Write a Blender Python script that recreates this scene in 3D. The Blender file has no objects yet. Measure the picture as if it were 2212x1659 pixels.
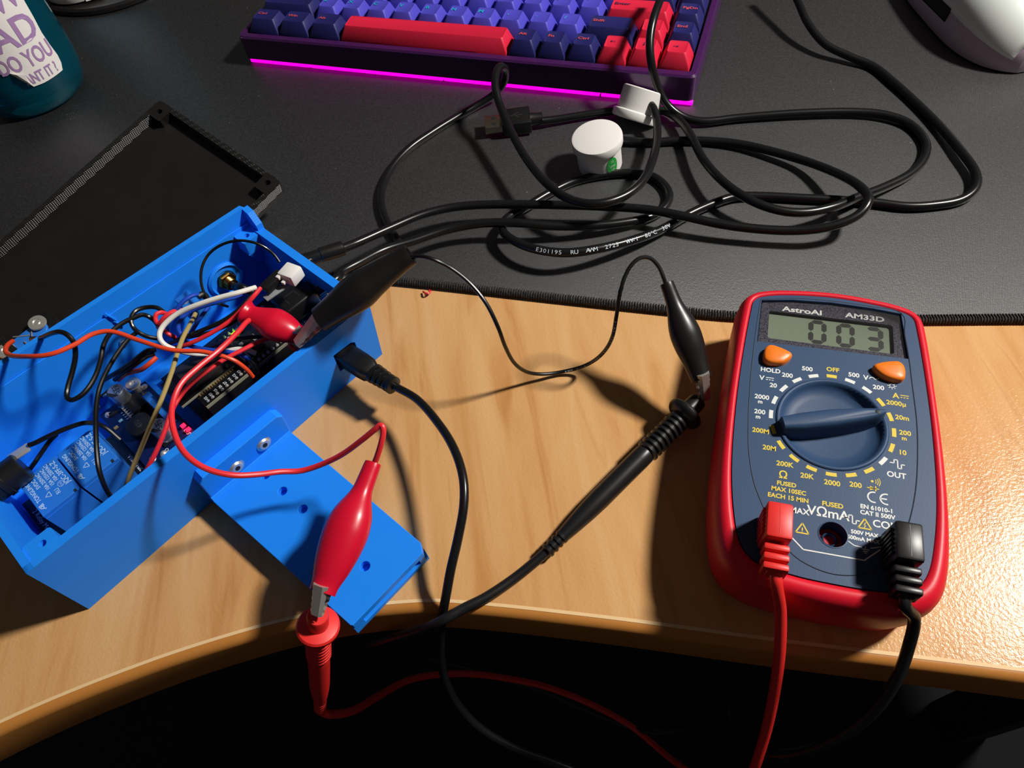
import bpy, bmesh, math, random
from mathutils import Vector as V, Matrix
random.seed(7)
S = 0.01                      # all coordinates below are centimetres
C = bpy.context.scene.collection
scn = bpy.context.scene
PI = math.pi
R = math.radians

# ------------------------------------------------------------------ camera
FPX, HC, PITCH, ROLL = 1522.0, 27.2, R(55.44), R(-9.95)
IW, IH = 2212, 1659
cam_d = bpy.data.cameras.new('camera'); cam = bpy.data.objects.new('camera', cam_d); C.objects.link(cam)
cam_d.sensor_fit = 'HORIZONTAL'; cam_d.sensor_width = 36.0; cam_d.lens = 36.0*FPX/IW
cam_d.clip_start = 0.01; cam_d.clip_end = 50
_right, _down, _fwd = V((1,0,0)), V((0,-math.sin(PITCH),-math.cos(PITCH))), V((0,math.cos(PITCH),-math.sin(PITCH)))
cr, sr = math.cos(ROLL), math.sin(ROLL)
_ix = _right*cr - _down*sr      # image right in world
_iy = _right*sr + _down*cr      # image down in world
cam.matrix_world = Matrix((( _ix.x,-_iy.x,-_fwd.x,0),(_ix.y,-_iy.y,-_fwd.y,0),(_ix.z,-_iy.z,-_fwd.z,HC*S),(0,0,0,1)))
scn.camera = cam

def at(u, v, z=0.0):
    """photo pixel -> place in the room at height z (cm)"""
    d = _ix*(u-IW/2) + _iy*(v-IH/2) + _fwd*FPX
    t = (z-HC)/d.z
    return V((0,0,HC)) + d*t

# ------------------------------------------------------------------ light
w = bpy.data.worlds.new('room'); scn.world = w; w.use_nodes = True
w.node_tree.nodes['Background'].inputs[0].default_value = (1.0,0.92,0.88,1)
w.node_tree.nodes['Background'].inputs[1].default_value = 0.042
ld = bpy.data.lights.new('desk_lamp_bulb', 'AREA'); ld.shape = 'DISK'; ld.size = 0.13; ld.energy = 19.5
ld.color = (1.0,0.955,0.89)
lo = bpy.data.objects.new('desk_lamp_bulb', ld); C.objects.link(lo)
LAMP = V((78,24,86)); lo.location = LAMP*S
lo.rotation_euler = (V((-90,30,0))-LAMP).to_track_quat('-Z','Y').to_euler()
scn.view_settings.view_transform = 'Standard'; scn.view_settings.look = 'None'
scn.view_settings.exposure = 0.0; scn.view_settings.gamma = 1.0; scn.view_settings.use_curve_mapping = False

# ------------------------------------------------------------------ materials
def lin(h):
    c = [int(h[i:i+2],16)/255 for i in (0,2,4)]
    return tuple(x/12.92 if x <= .04045 else ((x+.055)/1.055)**2.4 for x in c)
MATS = {}
def mat(name, col, rough=.5, metal=0, spec=.5, bump=None, noise=None, coat=0, sheen=0, trans=0, emit=None, ior=1.45, aniso=None):
    """bump=(scale,strength,dist_cm[,stretch]); noise=(scale, colour2 hex, amount[,stretch])"""
    if name in MATS: return MATS[name]
    m = bpy.data.materials.new(name); m.use_nodes = True; nt = m.node_tree; N = nt.nodes; L = nt.links
    b = N['Principled BSDF']; c = lin(col)+(1,)
    b.inputs['Base Color'].default_value = c; b.inputs['Roughness'].default_value = rough
    b.inputs['Metallic'].default_value = metal; b.inputs['Specular IOR Level'].default_value = spec
    b.inputs['Coat Weight'].default_value = coat; b.inputs['Sheen Weight'].default_value = sheen
    b.inputs['Transmission Weight'].default_value = trans; b.inputs['IOR'].default_value = ior
    if emit: b.inputs['Emission Color'].default_value = lin(emit[0])+(1,); b.inputs['Emission Strength'].default_value = emit[1]
    tc = N.new('ShaderNodeTexCoord')
    def coords(stretch):
        mp = N.new('ShaderNodeMapping'); L.new(tc.outputs['Object'], mp.inputs[0])
        if stretch: 
            mp.inputs['Rotation'].default_value = (0,0,stretch[0]); mp.inputs['Scale'].default_value = stretch[1:]
        return mp.outputs[0]
    if noise:
        n = N.new('ShaderNodeTexNoise'); n.inputs['Scale'].default_value = noise[0]; n.inputs['Detail'].default_value = 6
        L.new(coords(noise[3] if len(noise)>3 else None), n.inputs['Vector'])
        r = N.new('ShaderNodeValToRGB'); r.color_ramp.elements[0].position = .5-noise[2]/2; r.color_ramp.elements[1].position = .5+noise[2]/2
        r.color_ramp.elements[0].color = c; r.color_ramp.elements[1].color = lin(noise[1])+(1,)
        L.new(n.outputs[0], r.inputs[0]); L.new(r.outputs[0], b.inputs['Base Color'])
    if bump:
        n = N.new('ShaderNodeTexNoise'); n.inputs['Scale'].default_value = bump[0]; n.inputs['Detail'].default_value = 4
        L.new(coords(bump[3] if len(bump)>3 else None), n.inputs['Vector'])
        bp = N.new('ShaderNodeBump'); bp.inputs['Strength'].default_value = bump[1]; bp.inputs['Distance'].default_value = bump[2]*S
        L.new(n.outputs[0], bp.inputs['Height']); L.new(bp.outputs[0], b.inputs['Normal'])
    MATS[name] = m; return m

# laminate wood: grain runs across the desk
def wood_mat():
    m = mat('wood_laminate','C98F55',.2,spec=.2); nt=m.node_tree;N=nt.nodes;L=nt.links;b=N['Principled BSDF']
    tc=[n for n in N if n.type=='TEX_COORD'][0]
    mp=N.new('ShaderNodeMapping'); L.new(tc.outputs['Object'],mp.inputs[0]); mp.inputs['Rotation'].default_value=(0,0,R(-24)); mp.inputs['Scale'].default_value=(3.2,.42,1)
    n1=N.new('ShaderNodeTexNoise'); n1.inputs['Scale'].default_value=22; n1.inputs['Detail'].default_value=8; n1.inputs['Distortion'].default_value=.9; L.new(mp.outputs[0],n1.inputs['Vector'])
    r=N.new('ShaderNodeValToRGB'); E=r.color_ramp.elements; E[0].position=.28; E[0].color=lin('BE8852')+(1,); E[1].position=.7; E[1].color=lin('D2A571')+(1,)
    e=E.new(.46); e.color=lin('CB9A64')+(1,); L.new(n1.outputs[0],r.inputs[0])
    mp2=N.new('ShaderNodeMapping'); L.new(tc.outputs['Object'],mp2.inputs[0]); mp2.inputs['Rotation'].default_value=(0,0,R(-24)); mp2.inputs['Scale'].default_value=(5.5,.55,1)
    n2=N.new('ShaderNodeTexNoise'); n2.inputs['Scale'].default_value=16; n2.inputs['Detail'].default_value=2; n2.inputs['Distortion'].default_value=1.4; L.new(mp2.outputs[0],n2.inputs['Vector'])
    r2=N.new('ShaderNodeValToRGB'); r2.color_ramp.elements[0].position=.27; r2.color_ramp.elements[0].color=(.80,.68,.56,1); r2.color_ramp.elements[1].position=.40; r2.color_ramp.elements[1].color=(1,1,1,1); L.new(n2.outputs[0],r2.inputs[0])
    mx=N.new('ShaderNodeMixRGB'); mx.blend_type='MULTIPLY'; mx.inputs[0].default_value=.55; L.new(r.outputs[0],mx.inputs[1]); L.new(r2.outputs[0],mx.inputs[2]); L.new(mx.outputs[0],b.inputs['Base Color'])
    n3=N.new('ShaderNodeTexNoise'); n3.inputs['Scale'].default_value=900; n3.inputs['Detail'].default_value=3; L.new(tc.outputs['Object'],n3.inputs['Vector'])
    bp=N.new('ShaderNodeBump'); bp.inputs['Strength'].default_value=.6; bp.inputs['Distance'].default_value=.0002; L.new(n3.outputs[0],bp.inputs['Height']); L.new(bp.outputs[0],b.inputs['Normal'])
    return m
WOOD=wood_mat()
BAND=mat('pvc_edge','B97A38',.42,bump=(700,.12,.02))
WORN=mat('worn_laminate','E2C08E',.6)
def cloth_mat():
    m=mat('mat_cloth','1D1D1E',.42,spec=1.0,ior=1.72); nt=m.node_tree;N=nt.nodes;L=nt.links;b=N['Principled BSDF']
    tc=[n for n in N if n.type=='TEX_COORD'][0]
    mp=N.new('ShaderNodeMapping'); L.new(tc.outputs['Object'],mp.inputs[0]); mp.inputs['Rotation'].default_value=(0,0,R(28)); mp.inputs['Scale'].default_value=(1,1,1)
    wv=N.new('ShaderNodeTexWave'); wv.inputs['Scale'].default_value=900; wv.inputs['Distortion'].default_value=2.5; wv.inputs['Detail'].default_value=3; L.new(mp.outputs[0],wv.inputs['Vector'])
    n=N.new('ShaderNodeTexNoise'); n.inputs['Scale'].default_value=1500; n.inputs['Detail'].default_value=2; L.new(tc.outputs['Object'],n.inputs['Vector'])
    n4=N.new('ShaderNodeTexNoise'); n4.inputs['Scale'].default_value=28; n4.inputs['Detail'].default_value=5; L.new(tc.outputs['Object'],n4.inputs['Vector'])
    r=N.new('ShaderNodeValToRGB'); r.color_ramp.elements[0].position=.42; r.color_ramp.elements[0].color=lin('050506')+(1,); r.color_ramp.elements[1].position=.72; r.color_ramp.elements[1].color=lin('2A2A2C')+(1,); L.new(n.outputs[0],r.inputs[0])
    # pale dust specks lying on the cloth
    vo=N.new('ShaderNodeTexVoronoi'); vo.inputs['Scale'].default_value=75; vo.inputs['Randomness'].default_value=1; L.new(tc.outputs['Object'],vo.inputs['Vector'])
    r3=N.new('ShaderNodeValToRGB'); r3.color_ramp.elements[0].position=.02; r3.color_ramp.elements[0].color=(1,1,1,1); r3.color_ramp.elements[1].position=.036; r3.color_ramp.elements[1].color=(0,0,0,1); L.new(vo.outputs['Distance'],r3.inputs[0])
    mx=N.new('ShaderNodeMixRGB'); L.new(r3.outputs[0],mx.inputs[0]); L.new(r.outputs[0],mx.inputs[1]); mx.inputs[2].default_value=lin('6E6C68')+(1,); L.new(mx.outputs[0],b.inputs['Base Color'])
    ad=N.new('ShaderNodeMath'); ad.operation='ADD'; L.new(wv.outputs[1],ad.inputs[0]); L.new(n.outputs[0],ad.inputs[1])
    bp=N.new('ShaderNodeBump'); bp.inputs['Strength'].default_value=.5; bp.inputs['Distance'].default_value=.00009; L.new(ad.outputs[0],bp.inputs['Height']); L.new(bp.outputs[0],b.inputs['Normal'])
    return m
CLOTH=cloth_mat()
STITCH=mat('mat_stitch','1B1B1B',.85,bump=(900,1.0,.06),noise=(700,'3A3836',.3))
def print_mat(name,c1,c2,rough,spec,ang=39.8,dist=.0001,st=.25):
    m=mat(name,c1,rough,spec=spec,noise=(60,c2,.5)); nt=m.node_tree;N=nt.nodes;L=nt.links;b=N['Principled BSDF']
    tc=[n for n in N if n.type=='TEX_COORD'][0]
    mp=N.new('ShaderNodeMapping'); L.new(tc.outputs['Object'],mp.inputs[0]); mp.inputs['Rotation'].default_value=(0,0,R(-ang))
    wv=N.new('ShaderNodeTexWave'); wv.bands_direction='X'; wv.inputs['Scale'].default_value=260; wv.inputs['Distortion'].default_value=1.2; wv.inputs['Detail'].default_value=2; wv.inputs['Detail Scale'].default_value=.4; L.new(mp.outputs[0],wv.inputs['Vector'])
    wz=N.new('ShaderNodeTexWave'); wz.bands_direction='Z'; wz.inputs['Scale'].default_value=330; wz.inputs['Distortion'].default_value=.3; L.new(tc.outputs['Object'],wz.inputs['Vector'])
    ad=N.new('ShaderNodeMath'); ad.operation='MULTIPLY_ADD'; L.new(wv.outputs[1],ad.inputs[0]); ad.inputs[1].default_value=.25; L.new(wz.outputs[1],ad.inputs[2])
    bp=N.new('ShaderNodeBump'); bp.inputs['Strength'].default_value=st; bp.inputs['Distance'].default_value=dist; L.new(ad.outputs[0],bp.inputs['Height']); L.new(bp.outputs[0],b.inputs['Normal'])
    return m
BLUE=print_mat('blue_filament','1A84F4','2089F8',.45,.3)
BLKP=print_mat('black_filament','161414','1B1919',.42,.5)
BLKR=print_mat('black_filament_ridges','161616','1C1B1A',.36,.8,st=1.0,dist=.0005)
RUBK=mat('black_rubber','161616',.34,spec=.5)
CABK=mat('black_cable','141415',.27,spec=.5)
WIREK=mat('black_wire','101011',.3)
WIRER=mat('red_wire','E02C35',.38)
WIREO=mat('orange_red_wire','DC4422',.38)
WIREW=mat('white_wire','DCDAD2',.4)
WIREB=mat('blue_wire','1744B4',.38)
WIREG=mat('gold_wire','A8935A',.38)
BOOTR=mat('red_boot','C8102E',.30,spec=.5)
BOOTK=mat('black_boot','171616',.34,spec=.5)
STEEL=mat('bright_steel','D6D2CA',.38,metal=.75,bump=(300,.15,.02))
NICK=mat('nickel','D8D4CC',.35,metal=1)
BRASS=mat('brass','A67C3D',.3,metal=1)
HOLS=mat('red_holster','D3142B',.42,spec=.4,bump=(800,.06,.01))
MBLUE=mat('meter_blue','2C4566',.5,spec=.35,bump=(1500,.25,.01))
MGRV=mat('meter_groove','1A2636',.6)
ORNG=mat('orange_button','EE7A1C',.4)
INKW=mat('white_ink','D9DCD8',.6); INKY=mat('yellow_ink','D9C03C',.6); INKK=mat('black_ink','16161A',.6)
LCD=mat('lcd_glass','76816F',.3); SEG=mat('lcd_segment','10140F',.5)
BEZ=mat('speckled_bezel','17171D',.3,spec=.5,noise=(2600,'5A5866',.28))
LEADR=mat('red_lead','DE2A26',.42); LEADK=mat('black_lead','19191A',.36)
WHTP=mat('white_plastic','E4E1DE',.35); GRN=mat('green_sticker','1FA03A',.5)
PCBK=mat('black_pcb','0A0A0C',.35,noise=(500,'101218',.3)); PCBB=mat('blue_pcb','0A1A4A',.35); RELB=mat('relay_blue','2474D4',.5)
SILK=mat('white_silkscreen','C9D3DC',.6); REL_T=mat('relay_print','B4D2F2',.6)
ALU=mat('capacitor_can','B9BBBE',.38,metal=.9); CHIP=mat('chip_epoxy','111112',.5); SOLD=mat('solder','C4C2BC',.4,metal=.6)
SHLD=mat('shield_can','5C5652',.38,metal=.85); GOLDP=mat('gold_pad','B99A6A',.4,metal=.6); PCBE=mat('pcb_edge','8E8D76',.6)
KBC=mat('keyboard_case','40184E',.3,spec=.6); KBP=mat('keyboard_plate','08070A',.6)
KDK=mat('keycap_navy','202160',.5,spec=.4,bump=(1200,.08,.01)); KMD=mat('keycap_violet','4C48BE',.5,spec=.4,bump=(1200,.08,.01)); KRD=mat('keycap_red','D3203F',.48,spec=.4,bump=(1200,.08,.01))
LEGR=mat('legend_coral','C74A55',.6); LEGC=mat('legend_cyan','1BA6C8',.6); LEGN=mat('legend_navy','3A1B4E',.6)
GLOW=mat('magenta_led_strip','F000D0',.5,emit=('FF00D8',1.25))
MOUW=mat('mouse_white','DDE3DF',.42); MOUD=mat('mouse_grey','B8A6B6',.5); MOUK=mat('mouse_black','0B0A0B',.35)
PAPER=mat('sticker_paper','E6E3DF',.55); PURP=mat('purple_ink','A27FB0',.6)
FLOORM=mat('dark_floor','131315',.8,noise=(12,'0F0F11',.4))
TINC=mat('tinplate','B9AB98',.3,metal=1); GREYP=mat('grey_plastic','2E2F31',.5); PALEB=mat('pale_blue_plastic','7FB6D8',.45)
REDLED=mat('red_led','FF1020',.4,emit=('FF1030',6.0)); GRNLED=mat('green_led','A8FF10',.4,emit=('90FF00',2.5))
def bottle_mat():
    m=mat('teal_bottle','0AA0BE',.05,spec=.5,trans=.9,ior=1.33); return m
TEAL=bottle_mat()
def pane_mat():
    m=bpy.data.materials.new('display_pane'); m.use_nodes=True; nt=m.node_tree; N=nt.nodes; L=nt.links
    for n in list(N): N.remove(n)
    o=N.new('ShaderNodeOutputMaterial'); mx=N.new('ShaderNodeMixShader'); t=N.new('ShaderNodeBsdfTransparent'); g=N.new('ShaderNodeBsdfGlossy'); g.inputs['Roughness'].default_value=.05
    f=N.new('ShaderNodeFresnel'); f.inputs[0].default_value=1.45
    L.new(f.outputs[0],mx.inputs[0]); L.new(t.outputs[0],mx.inputs[1]); L.new(g.outputs[0],mx.inputs[2]); L.new(mx.outputs[0],o.inputs[0]); return m
PANE=pane_mat()

# ------------------------------------------------------------------ mesh helpers (cm)
ORG = {}
def FR(o, x, y, z=None):
    x=V(x); y=V(y); z=V(z) if z is not None else x.cross(y)
    return Matrix(((x.x,y.x,z.x,o[0]),(x.y,y.y,z.y,o[1]),(x.z,y.z,z.z,o[2]),(0,0,0,1)))
def frz(o, deg): return Matrix.Translation(V(o)) @ Matrix.Rotation(R(deg),4,'Z')
def axis_frame(a, b, up=(0,0,1)):
    """frame with +z from a to b"""
    a=V(a); z=(V(b)-a).normalized(); x=V(up).cross(z)
    if x.length<1e-4: x=V((1,0,0))
    x.normalize(); y=z.cross(x); return FR(a,x,y,z)
def spline(P, seg=8):
    P=[V(p) for p in P]; out=[]
    for i in range(len(P)-1):
        a=P[max(i-1,0)];b=P[i];c=P[i+1];d=P[min(i+2,len(P)-1)]
        n=seg
        for k in range(n):
            t=k/n
            # centripetal-like: limit tangents by segment length
            l=(c-b).length
            m1=(c-a); m1=m1.normalized()*l if m1.length>1e-6 else m1
            m2=(d-b); m2=m2.normalized()*l if m2.length>1e-6 else m2
            t2=t*t;t3=t2*t
            out.append(b*(2*t3-3*t2+1)+m1*(t3-2*t2+t)+c*(-2*t3+3*t2)+m2*(t3-t2))
    out.append(P[-1]); return out
def closed(P, seg=6):
    P=[V((p[0],p[1],0)) for p in P]; n=len(P); out=[]
    for i in range(n):
        a,b,c,d=P[i-1],P[i],P[(i+1)%n],P[(i+2)%n]
        for k in range(seg):
            t=k/seg; l=(c-b).length
            m1=(c-a).normalized()*l; m2=(d-b).normalized()*l; t2=t*t;t3=t2*t
            q=b*(2*t3-3*t2+1)+m1*(t3-2*t2+t)+c*(-2*t3+3*t2)+m2*(t3-t2); out.append((q.x,q.y))
    return out
def circle(cx,cy,r,n=24,a0=0): return [(cx+r*math.cos(a0+2*PI*k/n),cy+r*math.sin(a0+2*PI*k/n)) for k in range(n)]
def rrect(x0,x1,y0,y1,r,n=5):
    out=[]
    for cx,cy,a in ((x1-r,y0+r,-90),(x1-r,y1-r,0),(x0+r,y1-r,90),(x0+r,y0+r,180)):
        for k in range(n+1): t=R(a+90*k/n); out.append((cx+r*math.cos(t),cy+r*math.sin(t)))
    return out
class MB:
    def __init__(s): s.v=[]; s.f=[]
    def add(s, vs, fs, M=None, fn=None):
        o=len(s.v)
        for p in vs:
            p=V(p) if len(p)==3 else V((p[0],p[1],0))
            if fn: p=V(fn(p))
            if M is not None: p=M@p
            s.v.append(p)
        s.f += [tuple(i+o for i in f) for f in fs]; return s
    def box(s,x0,x1,y0,y1,z0,z1,M=None,b=0,seg=2,fn=None):
        bm=bmesh.new(); bmesh.ops.create_cube(bm,size=1)
        for v in bm.verts: v.co=V((x0+(v.co.x+.5)*(x1-x0),y0+(v.co.y+.5)*(y1-y0),z0+(v.co.z+.5)*(z1-z0)))
        if b: bmesh.ops.bevel(bm,geom=bm.edges[:],offset=b,segments=seg,profile=.5,affect='EDGES')
        s.bm(bm,M,fn); return s
    def bm(s,bm,M=None,fn=None):
        bm.verts.index_update(); s.add([v.co.copy() for v in bm.verts],[[v.index for v in f.verts] for f in bm.faces],M,fn); bm.free()
    def hexa(s,b,t,M=None,bev=0):
        """box from 4 bottom and 4 top corners (ccw)"""
        bm=bmesh.new(); vs=[bm.verts.new(p) for p in list(b)+list(t)]
        for f in ((3,2,1,0),(4,5,6,7),(0,1,5,4),(1,2,6,5),(2,3,7,6),(3,0,4,7)): bm.faces.new([vs[i] for i in f])
        if bev: bmesh.ops.bevel(bm,geom=bm.edges[:],offset=bev,segments=2,profile=.5,affect='EDGES')
        s.bm(bm,M); return s
    def loft(s,rings,M=None,cap0=True,cap1=True,close=True):
        n=len(rings[0]); vs=[p for r in rings for p in r]; fs=[]
        for i in range(len(rings)-1):
            for k in range(n if close else n-1):
                a=i*n+k;b=i*n+(k+1)%n; fs.append((a,b,b+n,a+n))
        if cap0: fs.append(tuple(range(n))[::-1])
        if cap1: fs.append(tuple(range((len(rings)-1)*n,len(rings)*n)))
        return s.add(vs,fs,M)
    def tube(s,P,r,n=10,seg=8,smooth=True,cap=True,flat=1.0):
        P=spline(P,seg) if smooth else [V(p) for p in P]
        m=len(P); rr=r if callable(r) else (lambda t: r)
        t0=(P[1]-P[0]).normalized(); x=t0.orthogonal().normalized(); rings=[]
        for i,p in enumerate(P):
            t=(P[min(i+1,m-1)]-P[max(i-1,0)])
            t=t.normalized() if t.length>1e-9 else t0
            q=t0.rotation_difference(t); x=q@x; x=(x-t*x.dot(t)).normalized(); y=t.cross(x); t0=t
            k=rr(i/(m-1)); rings.append([p+x*(k*math.cos(2*PI*j/n))+y*(k*flat*math.sin(2*PI*j/n)) for j in range(n)])
        return s.loft(rings,None,cap,cap)
    def lathe(s,prof,M=None,n=32,cap=True,sx=1,sy=1):
        return s.loft([[(r*sx*math.cos(2*PI*k/n),r*sy*math.sin(2*PI*k/n),z) for k in range(n)] for r,z in prof],M,cap,cap)
    def plate(s,outer,holes,z0,z1,M=None,bev=0,fn=None):
        cu=bpy.data.curves.new('c','CURVE'); cu.dimensions='2D'; cu.fill_mode='BOTH'; cu.extrude=(z1-z0)/2-bev
        if bev: cu.bevel_depth=bev; cu.bevel_resolution=2; cu.offset=-bev
        for pl in [outer]+list(holes):
            sp=cu.splines.new('POLY'); sp.points.add(len(pl)-1); sp.use_cyclic_u=True
            for q,p in zip(sp.points,pl): q.co=(p[0],p[1],0,1)
        ob=bpy.data.objects.new('c',cu); me=ob.to_mesh()
        zc=(z0+z1)/2
        s.add([V((v.co.x,v.co.y,v.co.z+zc)) for v in me.vertices],[tuple(p.vertices) for p in me.polygons],M,fn)
        ob.to_mesh_clear(); bpy.data.objects.remove(ob); bpy.data.curves.remove(cu); return s
    def text(s,t,x,y,h,M=None,xs=1.0,al='CENTER',bold=0,z=.006,rot=0,fn=None,sp=1.0,vy='CENTER'):
        cu=bpy.data.curves.new('t','FONT'); cu.body=t; cu.size=h/.71; cu.align_x=al; cu.align_y='BOTTOM_BASELINE' if vy!='CENTER' else 'BOTTOM_BASELINE'
        cu.offset=bold; cu.fill_mode='FRONT'; cu.resolution_u=3; cu.space_character=sp
        ob=bpy.data.objects.new('t',cu); me=ob.to_mesh()
        L=Matrix.Translation(V((x,y,z)))@Matrix.Rotation(R(rot),4,'Z')@Matrix.Diagonal((xs,1,1,1))@Matrix.Translation(V((0,-h/2 if vy=='CENTER' else 0,0)))
        s.add([ (L@v.co) for v in me.vertices],[tuple(p.vertices) for p in me.polygons],M,fn)
        ob.to_mesh_clear(); bpy.data.objects.remove(ob); bpy.data.curves.remove(cu); return s
    def build(s,name,m,parent=None,ang=35):
        me=bpy.data.meshes.new(name)
        if parent is not None: o0=ORG[parent.name]
        else:
            xs=[p.x for p in s.v];ys=[p.y for p in s.v];zs=[p.z for p in s.v]
            o0=V(((min(xs)+max(xs))/2,(min(ys)+max(ys))/2,min(zs)))
        me.from_pydata([tuple((p-o0)*S) for p in s.v],[],s.f); me.validate()
        bm=bmesh.new(); bm.from_mesh(me); bmesh.ops.remove_doubles(bm,verts=bm.verts[:],dist=1e-6); bmesh.ops.recalc_face_normals(bm,faces=bm.faces[:]); bm.to_mesh(me); bm.free()
        me.shade_smooth(); me.set_sharp_from_angle(angle=R(ang)); me.materials.append(m)
        ob=bpy.data.objects.new(name,me); C.objects.link(ob)
        if parent is not None: ob.parent=parent
        else: ob.location=o0*S
        ORG[ob.name]=o0; return ob
def tag(o,label=None,cat=None,group=None,kind=None):
    if label: o['label']=label
    if cat: o['category']=cat
    if group: o['group']=group
    if kind: o['kind']=kind
    return o
def thing(name,label,cat,loc,group=None):
    o=bpy.data.objects.new(name,None); o.empty_display_size=.02; C.objects.link(o); o.location=V(loc)*S; ORG[o.name]=V(loc); return tag(o,label,cat,group)
def ray_text(s_mb,t,P,r,h,up,start,gap,xs=1.0):
    """letters laid along the outside of a cable P (list of points)"""
    Q=spline(P,10); L=[0]
    for i in range(1,len(Q)): L.append(L[-1]+(Q[i]-Q[i-1]).length)
    for k,ch in enumerate(t):
        if ch==' ': continue
        d=start+k*gap
        j=next((i for i in range(1,len(L)) if L[i]>=d),len(L)-1); f=(d-L[j-1])/max(L[j]-L[j-1],1e-6); p=Q[j-1].lerp(Q[j],f); x=(Q[j]-Q[j-1]).normalized()
        n=V(up); n=(n-x*n.dot(x)).normalized(); y=n.cross(x)
        s_mb.text(ch,0,0,h,FR(p+n*(r+.004),x,y,n),xs=xs,z=0)

# ================================================================== the setting
b=MB(); b.box(-160,160,-150,160,-75.2,-75); tag(b.build('floor',FLOORM),kind='structure')

# ---- desk
front=[(-75,-30),(-60,-15),(-45,-4.5),(-33,2.6),(-27,5.4),(-21.3,7.5),(-16.1,8.75),(-11.45,9.42),(-8.5,9.55),(-5.9,9.4),(-3.9,9.1),(1.8,7.5),(8.2,5.5),(15.7,3.25),(24,.6),(36,-3.2),(60,-11)]
fs=[(p.x,p.y) for p in spline([(x,y,0) for x,y in front],8)]
desk=thing('desk','wood laminate corner desk with curved front edge','desk',(0,40,-2.5))
b=MB(); outl=fs+[(60,95),(-75,95)]; b.plate(outl,[],-2.5,0); b.build('desktop',WOOD,desk)
def edge_ring(prof,z_off=0):
    rings=[]
    n=len(fs)
    for i,(x,y) in enumerate(fs):
        t=V((fs[min(i+1,n-1)][0]-fs[max(i-1,0)][0],fs[min(i+1,n-1)][1]-fs[max(i-1,0)][1],0)).normalized(); nn=V((t.y,-t.x,0))
        rings.append([V((x,y,0))+nn*o+V((0,0,z)) for o,z in prof])
    return rings
prof=[(-.02,.0),(.08,-.005)]+[(.08+.34*math.sin(R(a)),-.345+.34*math.cos(R(a))) for a in (15,35,55,75,90)]+[(.42,-2.25),(.36,-2.42),(.25,-2.5),(-.02,-2.5)]
b=MB(); b.loft(edge_ring(prof)); b.build('edge_band',BAND,desk)
b=MB(); b.loft(edge_ring([(-.07,.012),(.06,.012),(.06,-.02),(-.07,-.02)])); b.build('worn_seam',WORN,desk)
for x,y in ((-55,60),(48,60),(48,8)):
    b=MB(); b.box(x-2.5,x+2.5,y-2.5,y+2.5,-75,-2.5,b=.3); b.build('leg',FLOORM,desk)

# ---- desk mat
pf=[(-48,43),(-36,38.2),(-24,33.3),(-15.5,29.95),(-10.47,28.2),(-4.96,26.35),(2.91,23.3),(7.2,21.65),(11.31,20.15),(17.5,18.55),(23.44,17.25),(34,14.8),(44,12.4)]
pfs=[(p.x,p.y) for p in spline([(x,y,0) for x,y in pf],6)]
pad=thing('desk_mat','large black cloth desk mat with stitched edge lying on the desk','desk mat',(0,55,0))
b=MB(); b.plate(pfs+[(52,88),(-40,92)],[],0.0,.30); b.build('cloth_surface',CLOTH,pad)
b=MB(); n=len(pfs); rings=[]
for i,(x,y) in enumerate(pfs):
    t=V((pfs[min(i+1,n-1)][0]-pfs[max(i-1,0)][0],pfs[min(i+1,n-1)][1]-pfs[max(i-1,0)][1],0)).normalized(); nn=V((t.y,-t.x,0))
    rings.append([V((x,y,.17))+nn*(.16*math.cos(a))+V((0,0,.17*math.sin(a))) for a in [2*PI*k/10 for k in range(10)]])
b.loft(rings)
# overlock stitches standing proud of the edge
acc=0
for i in range(1,n):
    p=V((*pfs[i-1],0)); q=V((*pfs[i],0)); d=(q-p).normalized(); nn=V((d.y,-d.x,0)); L=(q-p).length
    if not (-14<p.x<34): continue
    s=0
    while s<L:
        c=p+d*s; b.tube([c-nn*.22+V((0,0,.31)),c+d*.03+nn*.02+V((0,0,.36)),c+d*.05+nn*.17+V((0,0,.2)),c+d*.05+nn*.15+V((0,0,.04))],.035,n=4,seg=2); s+=.13
b.build('stitched_edge',STITCH,pad)

# ================================================================== keyboard
kd=-25.8; KO=V((-13.86,50.52,0)); KM=frz(KO,kd)
kbd=thing('keyboard','compact mechanical keyboard with navy, violet and red keycaps and magenta underglow','keyboard',KM@V((15.2,4,.3)))
def ring_rr(x0,x1,y0,y1,r,z): return [(x,y,z) for x,y in rrect(x0,x1,y0,y1,r,4)]
X0,X1,Y0,Y1=-.62,31.0,-.72,12.2
b=MB(); b.loft([ring_rr(X0,X1,Y0,Y1,.45,.62),ring_rr(X0,X1,Y0,Y1,.45,2.12),ring_rr(X0+.1,X1-.1,Y0+.1,Y1-.1,.4,2.24),ring_rr(X0+.42,X1-.42,Y0+.5,Y1-.4,.15,2.24),ring_rr(X0+.45,X1-.45,Y0+.55,Y1-.4,.15,1.5)],KM,True,True); b.build('case',KBC,kbd)
b=MB(); b.box(X0+.2,X1-.2,Y0+.2,Y1-.2,.31,.63,KM); b.build('base_plate',KBP,kbd)
b=MB()
for a,c in ((-.25,1.15),(1.2,4.55),(4.62,14.6),(14.68,25.2),(25.3,27.6),(27.68,30.95)): b.box(a,c,Y0-.02,Y0+.25,.36,.6,KM,b=.04)
b.build('light_strip',GLOW,kbd)
U=1.905
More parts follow.
